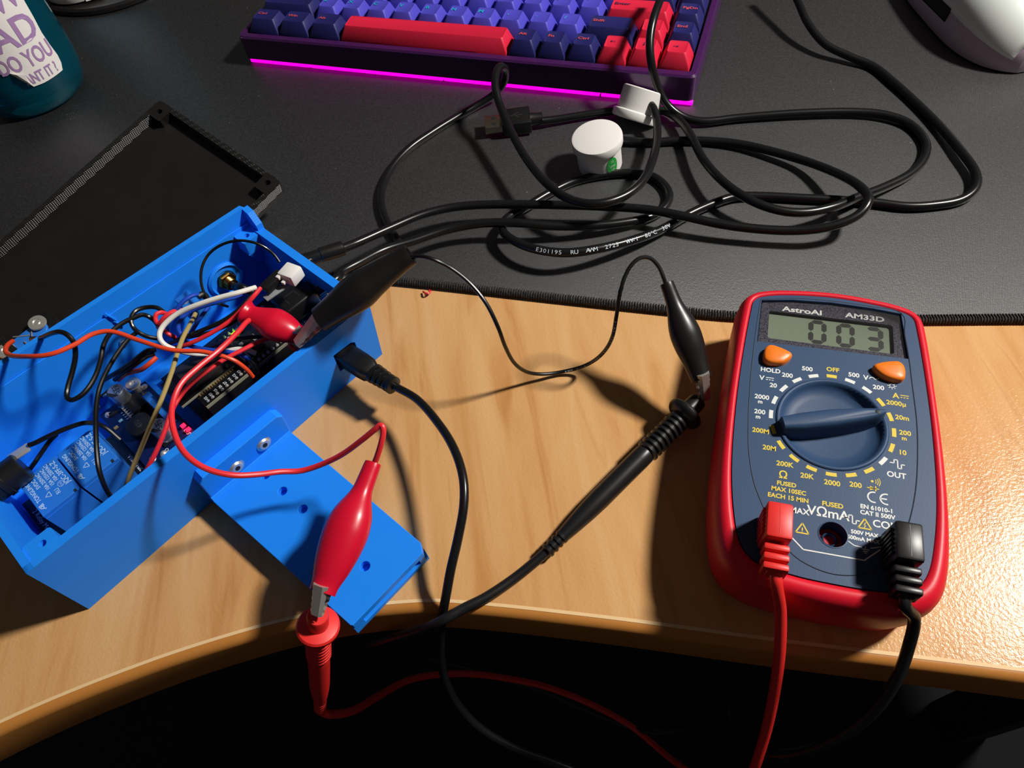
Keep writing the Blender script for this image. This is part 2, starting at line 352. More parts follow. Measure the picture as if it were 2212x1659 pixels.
rows=[ [(1.25,'Ctrl','m'),(1.25,'Win','m'),(1.25,'Alt','m'),(6.25,'','r'),(1,'Alt','m'),(1,'Fn','m'),(1,'Ctrl','m'),(1,'\u2190','r'),(1,'\u2193','r'),(1,'\u2192','r')],
 [(2.25,'Shift','m')]+[(1,c,'a') for c in 'ZXCVBNM,./']+[(1.75,'Shift','m'),(1,'\u2191','r'),(1,'End','m')],
 [(1.75,'Caps','m')]+[(1,c,'a') for c in "ASDFGHJKL;'"]+[(2.25,'Enter','r'),(1,'PgDn','m')],
 [(1.5,'Tab','m')]+[(1,c,'a') for c in 'QWERTYUIOP[]']+[(1.5,'\\','m'),(1,'PgUp','m')] ]
def key_rings(w_,d):
    hb=[]
    spec=[(0,.0,.0,0),(.02,.05,.1,.25),(.32,.40,.16,.92),(.36,.46,.2,.98)]
    for sx,fy,by,z in spec: hb.append([(x,y,z) for x,y in rrect(sx,w_-sx,fy,d-by,.14 if z>.5 else .08,3)])
    x0,x1,y0,y1=.42,w_-.42,.5,d-.26
    hb.append([(x,y,.955) for x,y in rrect(x0,x1,y0,y1,.1,3)])
    return hb
LEGS={'Z':'Z'}
for r_,row in enumerate(rows):
    x=0
    for wid,leg,kind in row:
        w_=wid*U-.08; M=KM@Matrix.Translation(V((x+.04,r_*U+.0,1.98+.11*r_)))@Matrix.Rotation(R(1.5),4,'X')
        b=MB(); b.loft(key_rings(w_,1.82),M)
        k=b.build('keycap',{'m':KDK,'a':KMD,'r':KRD}[kind],kbd,ang=28)
        if leg and r_<3:
            lm={'m':LEGR,'a':LEGC,'r':LEGN}[kind]; b=MB()
            if leg in '\u2190\u2191\u2192\u2193':
                a={'\u2192':0,'\u2191':90,'\u2190':180,'\u2193':270}[leg]; A=M@Matrix.Translation(V((w_/2-.1,1.05,.995)))@Matrix.Rotation(R(a),4,'Z')
                b.add([(-.16,-.02,0),(.05,-.02,0),(.05,.02,0),(-.16,.02,0)],[(0,1,2,3)],A); b.add([(.05,-.08,0),(.17,0,0),(.05,.08,0)],[(0,1,2)],A)
            elif kind=='a': b.text(leg,.62,1.2,.30,M,xs=1.1,z=.992,bold=.012)
            else: b.text(leg,.50,1.12,.24,M,xs=1.25 if leg!='Enter' else 1.35,al='LEFT',z=.992,bold=.008)
            b.build('legend',lm,k)
        x+=wid*U

# ================================================================== open black box lid, tilted on its push button
za,zb,zc=4.8,2.6,3.2
A=at(345,215,za); B=at(602,400,zb); Cc=at(0,520,zc)
ly=(Cc-A).normalized(); lx=(B-A); LW=lx.length; lx=(lx-ly*lx.dot(ly)).normalized(); lz=lx.cross(ly)
if lz.z<0: lz=-lz
LM=FR(A,lx,ly,lz)     # x along short side, y along long side, z up out of the tray; top of rim at z=0
LL=15.6
lid=thing('enclosure_lid','black 3D printed box lid lying open side up behind the blue box','lid',LM@V((LW/2,LL/2,-.85)))
b=MB(); b.plate(rrect(0,LW,0,LL,.3),[],-.85,-.55,LM); b.build('panel',BLKP,lid)
b=MB(); b.plate(rrect(0,LW,0,LL,.3),[rrect(.32,LW-.32,.32,LL-.32,.05,1)],-.56,0,LM); b.build('rim',BLKR,lid)
for (px,py,hx,hy) in ((0,0,.62,.62),(LW-1.15,0,.55,.5),(0,LL-1.15,.6,.6),(LW-1.15,LL-1.15,.6,.6)):
    b=MB(); b.plate(rrect(px+.05,px+1.12,py+.05,py+1.12,.06,1),[circle(px+hx,py+hy,.17,14)],-.56,.01,LM); b.build('corner_post',BLKP,lid)

# ================================================================== blue enclosure
BA=39.8; O=V((-18.65,11.35,0)); e1=V((math.cos(R(BA)),math.sin(R(BA)),0)); e2=V((-math.sin(R(BA)),math.cos(R(BA)),0)); EZ=V((0,0,1))
def E_(p): s,t,z=p; return O+e1*(s+.058*z)+e2*t+EZ*(z*(1+.0075*(16.4-s)))
EM=FR(O,e1,e2,EZ)
LEAN=.08; ZF=3.9; SB=16.4
enc=thing('project_box','open bright blue 3D printed box full of wires on the desk','enclosure',E_((8.2,4,0)))
def wallf(th): # (s,z,depth) -> leaning front wall, depth measured inward
    return lambda p: E_((p[0],-LEAN*p[1]+p[2],p[1]))
b=MB(); b.plate([(0,0),(SB,0),(SB,ZF),(0,ZF)],[[(13.98,1.2),(15.2,1.2),(15.15,2.25),(14.95,2.42),(13.92,2.48)]],0,.32,None,fn=lambda p:E_((p[0],-LEAN*p[1]+p[2],p[1]))); b.build('front_wall',BLUE,enc)
# inner lip under the rim of the front wall
b=MB(); b.plate([(0,3.4),(SB,3.4),(SB,ZF-.02),(0,ZF-.02)],[],.3,.42,None,fn=lambda p:E_((p[0],-LEAN*p[1]+p[2],p[1]))); b.build('rim_lip',BLUE,enc)
b=MB(); b.plate([(0,0),(SB,0),(SB,8.84),(0,8.84)],[],.0,.25,None,fn=E_); b.build('box_floor',BLUE,enc)
# right end wall with cable hole; left end wall
def endplate(s0): return lambda p:E_((s0+p[2],p[0],p[1]))
poly=[(0,0),(8.84,0),(8.84,ZF),(-LEAN*ZF,ZF)]
hole=[(2.6+1.15*math.cos(2*PI*k/20),2.35+.72*math.sin(2*PI*k/20)) for k in range(20)]
b=MB(); b.plate(poly,[hole],0,.42,None,fn=endplate(SB-.42)); b.build('end_wall',BLUE,enc)
b=MB(); b.plate(poly,[],0,.3,None,fn=endplate(0)); b.build('end_wall',BLUE,enc)
# back wall and the raised band above the seam, with a short return at each end
b=MB(); b.plate([(0,0),(SB,0),(SB,4.06),(0,4.06)],[],0,.34,None,fn=lambda p:E_((p[0],8.5+p[2],p[1]))); b.build('back_wall',BLUE,enc)
b=MB(); b.plate([(0,4.08),(SB+.02,4.08),(SB+.02,4.55),(SB-.25,4.86),(.25,4.86),(0,4.55)],[],0,.30,None,fn=lambda p:E_((p[0],8.58+p[2],p[1])))
for s0 in (SB-.3,-.02): b.plate([(7.75,3.8),(8.88,3.8),(8.88,4.55),(8.6,4.84),(8.15,4.75),(7.75,4.2)],[],0,.34,None,fn=lambda p,s0=s0:E_((s0+p[2],p[0],p[1])))
b.build('raised_band',BLUE,enc)
# corner posts with screw holes, each on a tapering gusset
def post(s0,t0,sx,ty):
    b=MB(); z1=ZF-.06
    b.plate(rrect(min(s0,s0+sx),max(s0,s0+sx),min(t0,t0+ty),max(t0,t0+ty),.12,2),[circle(s0+sx*.55,t0+ty*.55,.15,14)],z1-.75,z1,None,fn=E_)
    tb=t0+(.2 if ty>0 else 0)
    b.hexa([E_((s0,tb,z1-2.2)),E_((s0+sx*.25,tb,z1-2.2)),E_((s0+sx*.25,tb+ty*.2,z1-2.2)),E_((s0,tb+ty*.2,z1-2.2))],[E_((s0,t0,z1-.74)),E_((s0+sx,t0,z1-.74)),E_((s0+sx,t0+ty,z1-.74)),E_((s0,t0+ty,z1-.74))])
    b.build('corner_post',BLUE,enc)
post(SB-.3,8.56,-1.0,-.95); post(.3,-.15,1.15,1.0); post(.3,8.56,1.0,-.95); post(SB-.3,-.12,-1.0,1.0)
# boss round the antenna socket
bo=E_((13.75,8.5,2.02)); b=MB(); b.lathe([(.98,.0),(.98,.08),(.86,.16),(.78,.05),(.52,.05)],axis_frame(bo,bo-e2),n=36,cap=False); b.build('socket_boss',BLUE,enc)
b=MB()
for q,dz in (((8.2,8.46,4.3),.3),((8.3,8.46,3.75),.25)): b.tube([E_(q),E_((q[0]+.12,q[1]-.05,q[2]-dz)),E_((q[0]+.2,q[1]-.02,q[2]-dz*2))],.05,n=6)
b.build('print_blob',BLUE,enc)
c=E_((8.05,8.5,2.5)); b=MB(); b.lathe([(.0,.14),(.17,.14),(.2,.1),(.2,0)],axis_frame(c,c-e2),n=6); b.build('screw_nut',NICK,enc)

# ---- L shaped bracket screwed to the front
br=thing('mounting_bracket','flat blue L-shaped bracket with screw holes fixed to front of blue box','bracket',E_((8.4,-5,0)))
holes=[circle(8.46,-1.55,.19,14),circle(8.47,-2.75,.2,14),circle(8.52,-4.1,.2,14),circle(8.6,-8.0,.2,14)]
b=MB(); b.plate([(6.2,-.35),(10.52,-.35),(10.7,-9.0),(10.45,-9.38),(6.78,-9.38),(6.72,-9.3)],holes,.66,1.0,EM,bev=.03); 
b.plate([(6.2,-.05),(10.52,-.05),(10.7,-9.0),(10.6,-9.36),(6.72,-9.36)],[],.02,.30,EM,bev=.03)
b.plate([(6.2,-.1),(6.95,-.1),(7.2,-9.36),(6.73,-9.36)],[],.29,.68,EM); b.plate([(9.95,-.1),(10.52,-.1),(10.68,-9.0),(10.45,-9.36),(10.2,-9.36)],[],.29,.68,EM); b.plate([(6.5,-.1),(10.2,-.1),(10.3,-8.6),(6.9,-8.6)],[],.29,.64,EM)
b.build('slab',BLUE,br,ang=12)
fl=[(6.2,.1),(10.5,.1),(10.5,2.2),(10.25,2.45),(6.45,2.45),(6.22,2.2)]
b=MB(); b.plate(fl,[],0,.58,None,fn=lambda p:E_((p[0],-LEAN*p[1]-.003-p[2],p[1])),bev=.05); b.hexa([E_((6.2,-.4,.9)),E_((10.45,-.4,.9)),E_((10.45,-.80,.93)),E_((6.2,-.80,.93))],[E_((6.2,-.55,1.12)),E_((10.45,-.55,1.12)),E_((10.45,-.72,1.05)),E_((6.2,-.72,1.05))]); b.build('flange',BLUE,br,ang=12)
for s_ in (9.2,7.75):
    c=E_((s_,-LEAN*1.58-.58,1.58)); n_=V((-e2.x,-e2.y,.12)).normalized(); F=axis_frame(c,c+n_)
    sc=thing('x','','',c) if False else None
    b=MB(); b.lathe([(.0,.05),(.33,.05),(.36,.03),(.36,0)],F,n=24); w_=b.build('washer',NICK,br)
    b=MB(); b.lathe([(.30,.05),(.22,.13),(.12,.14),(.11,.06),(0,.06)],F,n=24,cap=False)
    b.build('screw_head',STEEL,w_)
    b=MB(); b.lathe([(.12,.142),(.0,.142)],F,n=6,cap=False); b.build('screw_recess',INKK,w_)

# ================================================================== multimeter
MA=-22.28; MO=V((11.663,12.214,0)); MM=frz(MO,MA)
met=thing('multimeter','dark blue digital multimeter in red holster reading 003 on the desk','multimeter',MO)
outer=[(0,6.75),(1.75,6.62),(2.95,6.36),(3.5,5.95),(3.68,5.3),(3.86,2),(3.95,-1),(3.92,-3.4),(3.72,-5.2),(3.3,-6.2),(2.4,-6.75),(1.2,-6.92),(0,-6.98)]
outer=closed(outer+[(-x,y) for x,y in outer[-2:0:-1]],5)
inner=[(0,6.32),(1.74,6.18),(2.72,5.96),(3.1,5.72),(3.22,5.25),(3.42,2.4),(3.5,-.1),(3.45,-2.6),(3.22,-4.5),(2.92,-5.5),(2.4,-6.02),(1.2,-6.24),(0,-6.28)]
inner=closed(inner+[(-x,y) for x,y in inner[-2:0:-1]],5)
def scl(P,kx_,ky_,z,dy=0): return [(x*kx_,y*ky_+dy,z) for x,y in P]
def mix(P,Q,t,z): return [(a[0]*(1-t)+q[0]*t,a[1]*(1-t)+q[1]*t,z) for a,q in zip(P,Q)]
b=MB(); b.loft([scl(outer,.95,.94,0),scl(outer,1.0,.965,.25),scl(outer,1.03,.99,1.2),scl(outer,1.03,1.0,2.2),scl(outer,1.01,1.0,2.75),mix(outer,inner,.12,3.0),mix(outer,inner,.35,3.18),mix(outer,inner,.65,3.25),mix(outer,inner,.9,3.2),mix(outer,inner,1.0,3.1),mix(outer,inner,1.02,2.6)],MM); b.build('holster',HOLS,met,ang=60)
DIALR=2.02; JK=(.07,-4.53)
disp=[(-2.9,3.46),(2.88,3.56),(2.70,5.88),(1.6,6.0),(0,6.06),(-1.6,5.96),(-2.84,5.74)]
b=MB(); b.plate(inner,[circle(0,0,DIALR,48),circle(JK[0],JK[1],.46,24),disp],2.55,3.2,MM); face=b.build('front_panel',MBLUE,met)
# panel edge groove (thin dark seam), in two runs
gr=[(-2.88,5.76),(-2.95,4.6),(-3.0,3.4),(-3.04,1.15),(-2.95,-1.35),(-2.68,-2.92),(-2.25,-4.0),(-1.75,-4.95),(-1.2,-5.55),(-.6,-5.84),(.06,-5.95),(.7,-5.86),(1.3,-5.6),(1.92,-4.95),(2.45,-3.8),(2.8,-2.3),(2.96,-.68),(3.0,.74),(2.93,2.4),(2.88,3.6),(2.78,4.8),(2.70,5.9),(1.6,6.08),(0,6.14),(-1.6,6.04),(-2.88,5.76)]
b=MB(); b.tube([MM@V((x,y,3.197)) for x,y in gr],.022,n=6,seg=5); b.build('panel_seam',MGRV,face)
# display
b=MB(); b.plate([(x*.985,4.72+(y-4.72)*.985) for x,y in disp],[rrect(-2.48,2.40,3.82,5.32,.12)],2.98,3.06,MM); bez=b.build('display_bezel',BEZ,met)
b=MB(); b.box(-2.9,2.9,3.5,5.9,2.6,2.90,MM); b.build('lcd',LCD,met)
b=MB()
def seg7(x,y,on,h=1.06,w_=.52,t=.2):
    g=.035
    hs=lambda cx,cy,l:[(cx-l/2,cy),(cx-l/2+t/2,cy+t/2),(cx+l/2-t/2,cy+t/2),(cx+l/2,cy),(cx+l/2-t/2,cy-t/2),(cx-l/2+t/2,cy-t/2)]
    vs=lambda cx,cy,l:[(cx,cy-l/2),(cx+t/2,cy-l/2+t/2),(cx+t/2,cy+l/2-t/2),(cx,cy+l/2),(cx-t/2,cy+l/2-t/2),(cx-t/2,cy-l/2+t/2)]
    S={'a':hs(x,y+h/2,w_-g),'g':hs(x,y,w_-g),'d':hs(x,y-h/2,w_-g),'f':vs(x-w_/2,y+h/4,h/2-g),'b':vs(x+w_/2,y+h/4,h/2-g),'e':vs(x-w_/2,y-h/4,h/2-g),'c':vs(x+w_/2,y-h/4,h/2-g)}
    for k in on: b.add([(p[0],p[1],2.906) for p in S[k]],[tuple(range(6))],MM)
seg7(-.49,4.60,'abcdef'); seg7(.61,4.60,'abcdef'); seg7(1.71,4.60,'abgcd'); b.build('lcd_digits',SEG,met)
b=MB(); b.text('AstroAI',-1.15,5.53,.26,MM,xs=1.35,z=3.065,bold=.01); b.text('AM33D',1.33,5.58,.26,MM,xs=1.3,z=3.065,bold=.01,rot=-1); b.build('display_lettering',INKW,bez)
b=MB(); b.add([(x*.98,4.72+(y-4.72)*.98,3.12) for x,y in disp],[tuple(range(len(disp)))],MM); b.build('display_pane',PANE,met)
# buttons
def btn(pts,nm):
    P=closed(pts,4); cx=sum(p[0] for p in P)/len(P); cy=sum(p[1] for p in P)/len(P)
    f=lambda k,z:[(cx+(x-cx)*k,cy+(y-cy)*k,z) for x,y in P]
    b=MB(); b.loft([f(1.0,3.1),f(1.0,3.38),f(.95,3.46),f(.82,3.5),f(.4,3.53)],MM); b.build(nm,ORNG,met,ang=50)
btn([(-2.62,2.45),(-2.62,2.95),(-2.45,3.17),(-2.15,3.15),(-1.62,2.93),(-1.55,2.78),(-1.82,2.42),(-2.1,2.3),(-2.45,2.3)],'hold_button')
btn([(2.62,2.45),(2.62,2.95),(2.45,3.17),(2.15,3.15),(1.62,2.95),(1.48,2.78),(1.76,2.44),(2.1,2.3),(2.45,2.3)],'backlight_button')
# rotary dial
b=MB(); b.lathe([(2.03,2.6),(2.03,3.2),(1.99,3.26),(1.93,3.27),(1.86,3.24),(1.80,3.12),(1.66,2.95),(1.3,2.88),(0,2.86)],MM,n=64); dial=b.build('dial_dish',MBLUE,met,ang=50)
DM=MM@Matrix.Rotation(R(17.5),4,'Z')
Lp=[]
def barring(k,z): 
    pts=[(-1.93,-.26),(-1.2,-.33),(0,-.33),(1.0,-.26),(1.6,-.17),(1.86,-.09),(1.92,0),(1.86,.10),(1.6,.2),(1.0,.3),(0,.38),(-1.2,.36),(-1.93,.27)]
    return [(x*(.985 if z>3.4 else 1),y*k,z) for x,y in pts]
b=MB(); b.loft([barring(1.25,2.85),barring(1.12,3.2),barring(1.0,3.6),barring(.82,3.70),barring(.5,3.74)],DM); knob=b.build('dial_knob',MBLUE,met,ang=50)
b=MB(); b.lathe([(.11,3.70),(.10,3.745),(.05,3.76),(0,3.762)],DM@Matrix.Translation(V((1.56,.0,0))),n=16); b.build('pointer_dot',MGRV,knob)
# printed scale
wh={1,2,7,15,16,17,18,19}; bw=MB(); by=MB(); bs_=MB(); bl_=MB()
for i in range(20):
    a=R(90-18*i); t_=MB(); w2=R(4.9)
    P=[(r_*math.cos(a+k*w2),r_*math.sin(a+k*w2),3.206) for r_,ks in ((2.12,(-1,-.33,.33,1)),(2.27,(1,.33,-.33,-1))) for k in ks]
    (bs_ if i in wh else by).add(P,[tuple(range(8))],MM)
for s_,x,y,h,al in [('HOLD',-2.31,2.08,.20,'CENTER'),('200',-1.66,1.95,.20,'CENTER'),('500',-.92,2.40,.20,'CENTER'),('20',-2.17,1.37,.20,'CENTER'),('2000',-2.57,.74,.20,'CENTER'),('m',-2.62,.51,.17,'CENTER'),('200',-2.61,.04,.20,'CENTER'),('m',-2.66,-.2,.17,'CENTER'),('500',.82,2.41,.20,'CENTER'),('V',1.26,2.36,.22,'CENTER'),('200',1.71,1.97,.20,'CENTER'),('OUT',2.2,-1.78,.22,'CENTER'),('MAX',-1.05,-3.86,.22,'CENTER'),('V\u03A9mA',-.1,-3.74,.36,'CENTER'),('EN 61010-1',1.5,-3.25,.16,'CENTER'),('CAT II 500V',1.52,-3.48,.16,'CENTER'),('COM',1.78,-3.82,.27,'CENTER'),('500V MAX',1.08,-4.28,.14,'CENTER'),('500mA MAX',1.04,-4.5,.14,'CENTER'),('V',-2.62,1.66,.22,'CENTER')]:
    bw.text(s_,x,y,h,MM,xs=.98,z=3.206,bold=.008)
for s_,x,y,h in [('OFF',.04,2.53,.2),('200M',-2.53,-.81,.2),('20M',-2.18,-1.5,.2),('200K',-1.61,-2.08,.2),('20K',-.83,-2.42,.2),('2000',.03,-2.53,.2),('200',.82,-2.45,.2),('\u03A9',-1.65,-2.53,.3),('FUSED',-1.52,-2.89,.17),('MAX 10SEC',-1.44,-3.14,.17),('EACH 15 MIN',-1.45,-3.42,.17),('FUSED',.05,-3.4,.18),('A',2.32,1.7,.24),('2000\u00B5',2.32,1.34,.2),('20m',2.5,.72,.2),('200',2.57,.06,.2),('m',2.53,-.18,.17),('10',2.44,-.8,.2)]:
    by.text(s_,x,y,h,MM,xs=.98,z=3.206,bold=.008)
def bar(mb,x0,y0,x1,y1,t): 
    d=V((x1-x0,y1-y0,0)).normalized(); n_=V((-d.y,d.x,0))*t/2; a=V((x0,y0,3.206)); c=V((x1,y1,3.206)); mb.add([a-n_,c-n_,c+n_,a+n_],[(0,1,2,3)],MM)
def dcsym(mb,x,y,w_): 
    bar(mb,x,y+.04,x+w_,y+.04,.035)
    for k in range(3): bar(mb,x+w_*(k*.36),y-.06,x+w_*(k*.36+.24),y-.06,.035)
dcsym(bl_,-2.46,1.66,.3); dcsym(by,2.48,1.7,.3)
def pl(mb,P,t):
    for a,c in zip(P,P[1:]): bar(mb,a[0],a[1],c[0],c[1],t)
pl(bl_,[(1.38,2.33),(1.45,2.41),(1.53,2.41),(1.6,2.33),(1.68,2.35),(1.74,2.42)],.035)
pl(bl_,[(2.0,-1.3),(2.14,-1.3),(2.14,-1.16),(2.26,-1.16),(2.26,-1.5),(2.38,-1.5),(2.38,-1.33),(2.5,-1.33)],.04)
pl(bl_,[(.42,-3.8),(.58,-3.8),(.58,-3.68),(.7,-3.68),(.7,-3.98),(.82,-3.98),(.82,-3.85),(.94,-3.85)],.04)
pl(bl_,[(-1.5,-4.75),(-1.24,-4.95),(-.89,-5.28),(1.06,-5.26),(1.58,-4.76),(1.8,-4.6)],.045); pl(bl_,[(.56,-4.67),(.75,-4.79),(1.0,-4.8)],.035); pl(bl_,[(1.26,-4.78),(1.45,-4.72),(1.6,-4.66)],.035)
for k,l in ((0,.13),(.07,.08),(.13,.04)): bar(bl_,1.1-l,-4.86-k,1.1+l,-4.86-k,.03)
bar(bl_,1.1,-4.74,1.1,-4.86,.03)
# sun symbol
for k in range(8):
    a=k*PI/4; bar(bl_,2.2+.11*math.cos(a),2.13+.11*math.sin(a),2.2+.17*math.cos(a),2.13+.17*math.sin(a),.025)
pl(bl_,[(2.2+.085*math.cos(k*PI/6),2.13+.085*math.sin(k*PI/6)) for k in range(13)],.025)
# CE mark
for cx,bar_ in ((1.42,False),(1.83,True)):
    pl(bl_,[(cx+.2*math.cos(R(a)),-2.83+.2*math.sin(R(a))) for a in range(75,286,15)],.055)
    if bar_: bar(bl_,cx-.19,-2.83,cx+.02,-2.83,.05)
# warning triangles, diode and buzzer
def tri(mb,cx,cy,r_): pl(mb,[(cx+r_*math.cos(R(a)),cy+r_*math.sin(R(a))) for a in (90,210,330,90)],.045)
tri(by,-.94,-4.56,.25); bar(by,-.94,-4.48,-.94,-4.6,.04); bar(by,-.94,-4.63,-.94,-4.67,.04)
tri(by,1.1,-3.97,.25); pl(by,[(1.13,-3.86),(1.07,-3.97),(1.13,-3.97),(1.07,-4.08)],.03)
by.add([(1.30,-2.40,3.206),(1.48,-2.48,3.206),(1.30,-2.57,3.206)],[(0,1,2)],MM); bar(by,1.2,-2.48,1.6,-2.48,.035); bar(by,1.49,-2.38,1.49,-2.58,.04)
by.add([(1.38+.05*math.cos(k*PI/5),-2.2+.05*math.sin(k*PI/5),3.206) for k in range(10)],[tuple(range(10))],MM)
for r_ in (.13,.2,.27): pl(by,[(1.38+r_*math.cos(R(a)),-2.2+r_*math.sin(R(a))) for a in (-35,-12,12,35)],.028)
bw.build('white_lettering',INKW,face); bs_.build('white_scale_marks',INKW,face); bl_.build('white_symbols',INKW,face); by.build('yellow_markings',INKY,face)
b=MB(); b.lathe([(.50,3.19),(.50,3.215),(.46,3.22),(.45,2.5),(.26,2.5),(.26,2.75),(.22,2.78),(.2,2.75),(.2,1.9),(0,1.9)],MM@Matrix.Translation(V((JK[0],JK[1],0))),n=32,cap=False); b.build('input_socket',MBLUE,met)

# ================================================================== test leads of the meter
def plug(th,mat_,x0,x1,yb,yt,M):
    xc=(x0+x1)/2
    b=MB(); b.hexa([(x0-.06,yb+.06,3.22),(x1+.02,yb+.06,3.22),(x1+.02,yt,3.22),(x0-.06,yt,3.22)],[(x0,yb,4.62),(x1,yb,4.62),(x1,yt-.02,4.62),(x0,yt-.02,4.62)],M,bev=.10)
    b.box(xc-.012,xc+.012,yb+.12,yt-.14,4.55,4.628,M)
    p=b.build('plug_body',mat_,th)
    b=MB()
    for k in range(6): b.box(x0-.10,x0-.0,yb+.22+k*.16,yb+.30+k*.16,3.35,4.4,M,b=.02)
    b.build('grip_ribs',mat_,p)
    b=MB(); b.box(xc-.27,xc+.27,yb-1.05,yb+.1,3.62,4.15,M,b=.08); y=yb
    for k in range(3): b.box(xc-.41,xc+.41,y-.32,y-.08,3.5,4.32,M,b=.07); y-=.33
    b.build('strain_relief',mat_,th)
def probe(th,mat_,tip,tail,fl=1.0,r=.42):
    tip=V(tip); tail=V(tail); L=(tail-tip).length; F=axis_frame(tip,tail)
    b=MB(); b.lathe([(0,-.0),(.03,.0),(.07,.12),(.08,1.0)],F,n=12,cap=False); b.build('metal_tip',STEEL,th)
    k=L/9.6
    b=MB(); b.lathe([(0,.42*k),(.36,.42*k),(.40,.5*k),(.40,1.15*k)],F,n=24,cap=False); b.build('tip_sleeve',mat_,th)
    b=MB(); b.lathe([(.40,1.08*k),(.74*fl,1.16*k),(.80*fl,1.24*k),(.80*fl,1.36*k),(.72*fl,1.48*k),(.46,1.62*k)],F,n=32); b.build('finger_guard',mat_,th)
    pr=[(.44,1.6*k)]
    for i in range(8): z=(1.7+i*.26)*k; pr+=[(.40,z),(.50,z+.06*k),(.50,z+.16*k),(.40,z+.22*k)]
    pr+=[(.43,3.85*k),(.44,4.2*k),(.43,6.6*k),(.40,7.3*k),(.34,8.0*k),(.28,8.6*k),(.27,8.7*k)]
    b=MB(); b.lathe(pr,F,n=24); b.build('handle',mat_,th)
    b=MB(); pr=[]
    for i in range(4): z=(8.65+i*.25)*k; pr+=[(.22,z),(.29,z+.04*k),(.29,z+.14*k),(.22,z+.18*k)]
    b.lathe(pr,F,n=20); b.build('strain_relief',mat_,th)
    return F
# black lead: plug in COM, cable under the desk edge, probe on the desk
t=thing('test_lead','black test lead whose probe lies on the wood left of the multimeter','test lead',at(1340,1030,0))
plug(t,LEADK,1.62,2.45,-5.56,-4.22,MM)
probe(t,LEADK,at(1522,851,1.15),at(1180,1193,.46))
b=MB(); b.tube([at(1188,1185,.46),at(1160,1210,.36),at(1110,1250,.25),at(1050,1290,.3),at(1000,1315,.35),at(955,1340,.3),at(905,1362,-.6),at(850,1378,-2.0),at(800,1392,-4.0),at(770,1410,-8),at(800,1420,-14),at(880,1425,-19),at(960,1430,-22),at(1080,1462,-23),at(1180,1495,-24),at(1270,1535,-25),at(1400,1580,-25),at(1500,1570,-22),at(1560,1530,-18),at(1572,1556,-13),at(1605,1594,-9.5),at(1655,1622,-7),at(1720,1628,-5),at(1800,1601,-3.2),at(1880,1545,-1.4),at(1935,1470,.3),at(1962,1400,1.5),at(1975,1335,2.8),MM@V((2.06,-6.75,3.75)),MM@V((2.04,-6.45,3.9))],.2,n=12,seg=7); b.build('cable',LEADK,t)
# red lead
t=thing('test_lead','red test lead whose probe hangs over the desk edge from a red clip','test lead',at(1690,1500,-2))
plug(t,LEADR,-2.36,-1.52,-5.64,-4.33,MM)
PT=at(686,1318,2.6); PE=at(692,1530,-7.0)
probe(t,LEADR,PT,PE)
b=MB(); b.tube([PE+(PT-PE).normalized()*.3,PE+(PE-PT).normalized()*.3,at(715,1543,-8.3),at(760,1536,-9.5),at(815,1505,-12),at(880,1470,-15),at(960,1456,-18),at(1060,1460,-21),at(1200,1490,-23),at(1350,1560,-25),at(1450,1640,-25),at(1540,1700,-20),at(1600,1715,-12),at(1625,1672,-6),at(1652,1590,-3.5),at(1672,1500,-1.0),at(1684,1410,1.0),at(1686,1320,2.6),MM@V((-1.80,-6.85,3.7)),MM@V((-1.9,-6.5,3.9))],.2,n=12,seg=7); b.build('cable',LEADR,t)

# ================================================================== crocodile clip leads
def clip(th,tail,front,jaw,mat_,wmax,up,tail_w=.34,front_w=.42,open_=0.0,flat=.8,side=(0,0,1),name='boot',neck=None):
    tail=V(tail); front=V(front); jaw=V(jaw); L=(front-tail).length
    F=axis_frame(tail,front,up)
    prof=[(tail_w*.95,0.0),(tail_w,.03),((neck or tail_w)*1.05,.12),((neck or tail_w)*1.22,.24),(wmax*.86,.40),(wmax*.98,.50),(wmax,.57),(wmax*.95,.68),(wmax*.80,.82),(front_w*1.04,.94),(front_w,1.0)]
    rr=spline([(r_,z*L,0) for r_,z in prof],4); rings=[]
    for q in rr: rings.append([(q.x*math.cos(2*PI*k/28),q.x*flat*math.sin(2*PI*k/28),q.y) for k in range(28)])
    # hollow ends
    inn=[[(x*.72,y*.72,z) for x,y,z in rings[0]],[(x*.62,y*.62,z+L*.10) for x,y,z in rings[0]]]
    rings=inn[::-1]+rings; last=rings[-1]; rings+= [[(x*.85,y*.8,z) for x,y,z in last],[(x*.8,y*.75,z-L*.08) for x,y,z in last]]
    b=MB(); b.loft(rings,F); bt=b.build(name,mat_,th,ang=50)
    # two toothed jaws
    FJ=axis_frame(front,jaw,up); J=(jaw-front).length
    for sgn in (-1,1):
        b=MB(); w0=front_w*.62; 
        o=.10+open_
        rg=[]
        N_=10
        for i in range(N_+1):
            f=i/N_; z=-.35+f*(J+.35); ww=w0*(1-.25*f); gap=o*(1-f)+.02; th_=.22*(1-f*.45)
            tooth=.05 if i%2 else 0
            y0=sgn*(gap+tooth); y1=sgn*(gap+th_)
            rg.append([(-ww,y0,z),(-ww*.6,y1,z),(ww*.6,y1,z),(ww,y0,z)])
        b.loft(rg,FJ); b.build('jaw',STEEL,th,ang=20)
    return F
t=thing('crocodile_clip_lead','thin black crocodile clip lead looping from box corner to the probe','clip lead',at(1150,810,0))
clip(t,at(886,549,6.7),at(690,690,5.0),at(642,742,4.2),BOOTK,.88,(0,0,1),tail_w=.52,front_w=.60)
clip(t,at(1440,611,4.6),at(1516,818,2.2),at(1524,862,1.3),BOOTK,.66,(0,0,1),tail_w=.30,front_w=.46,open_=.06)
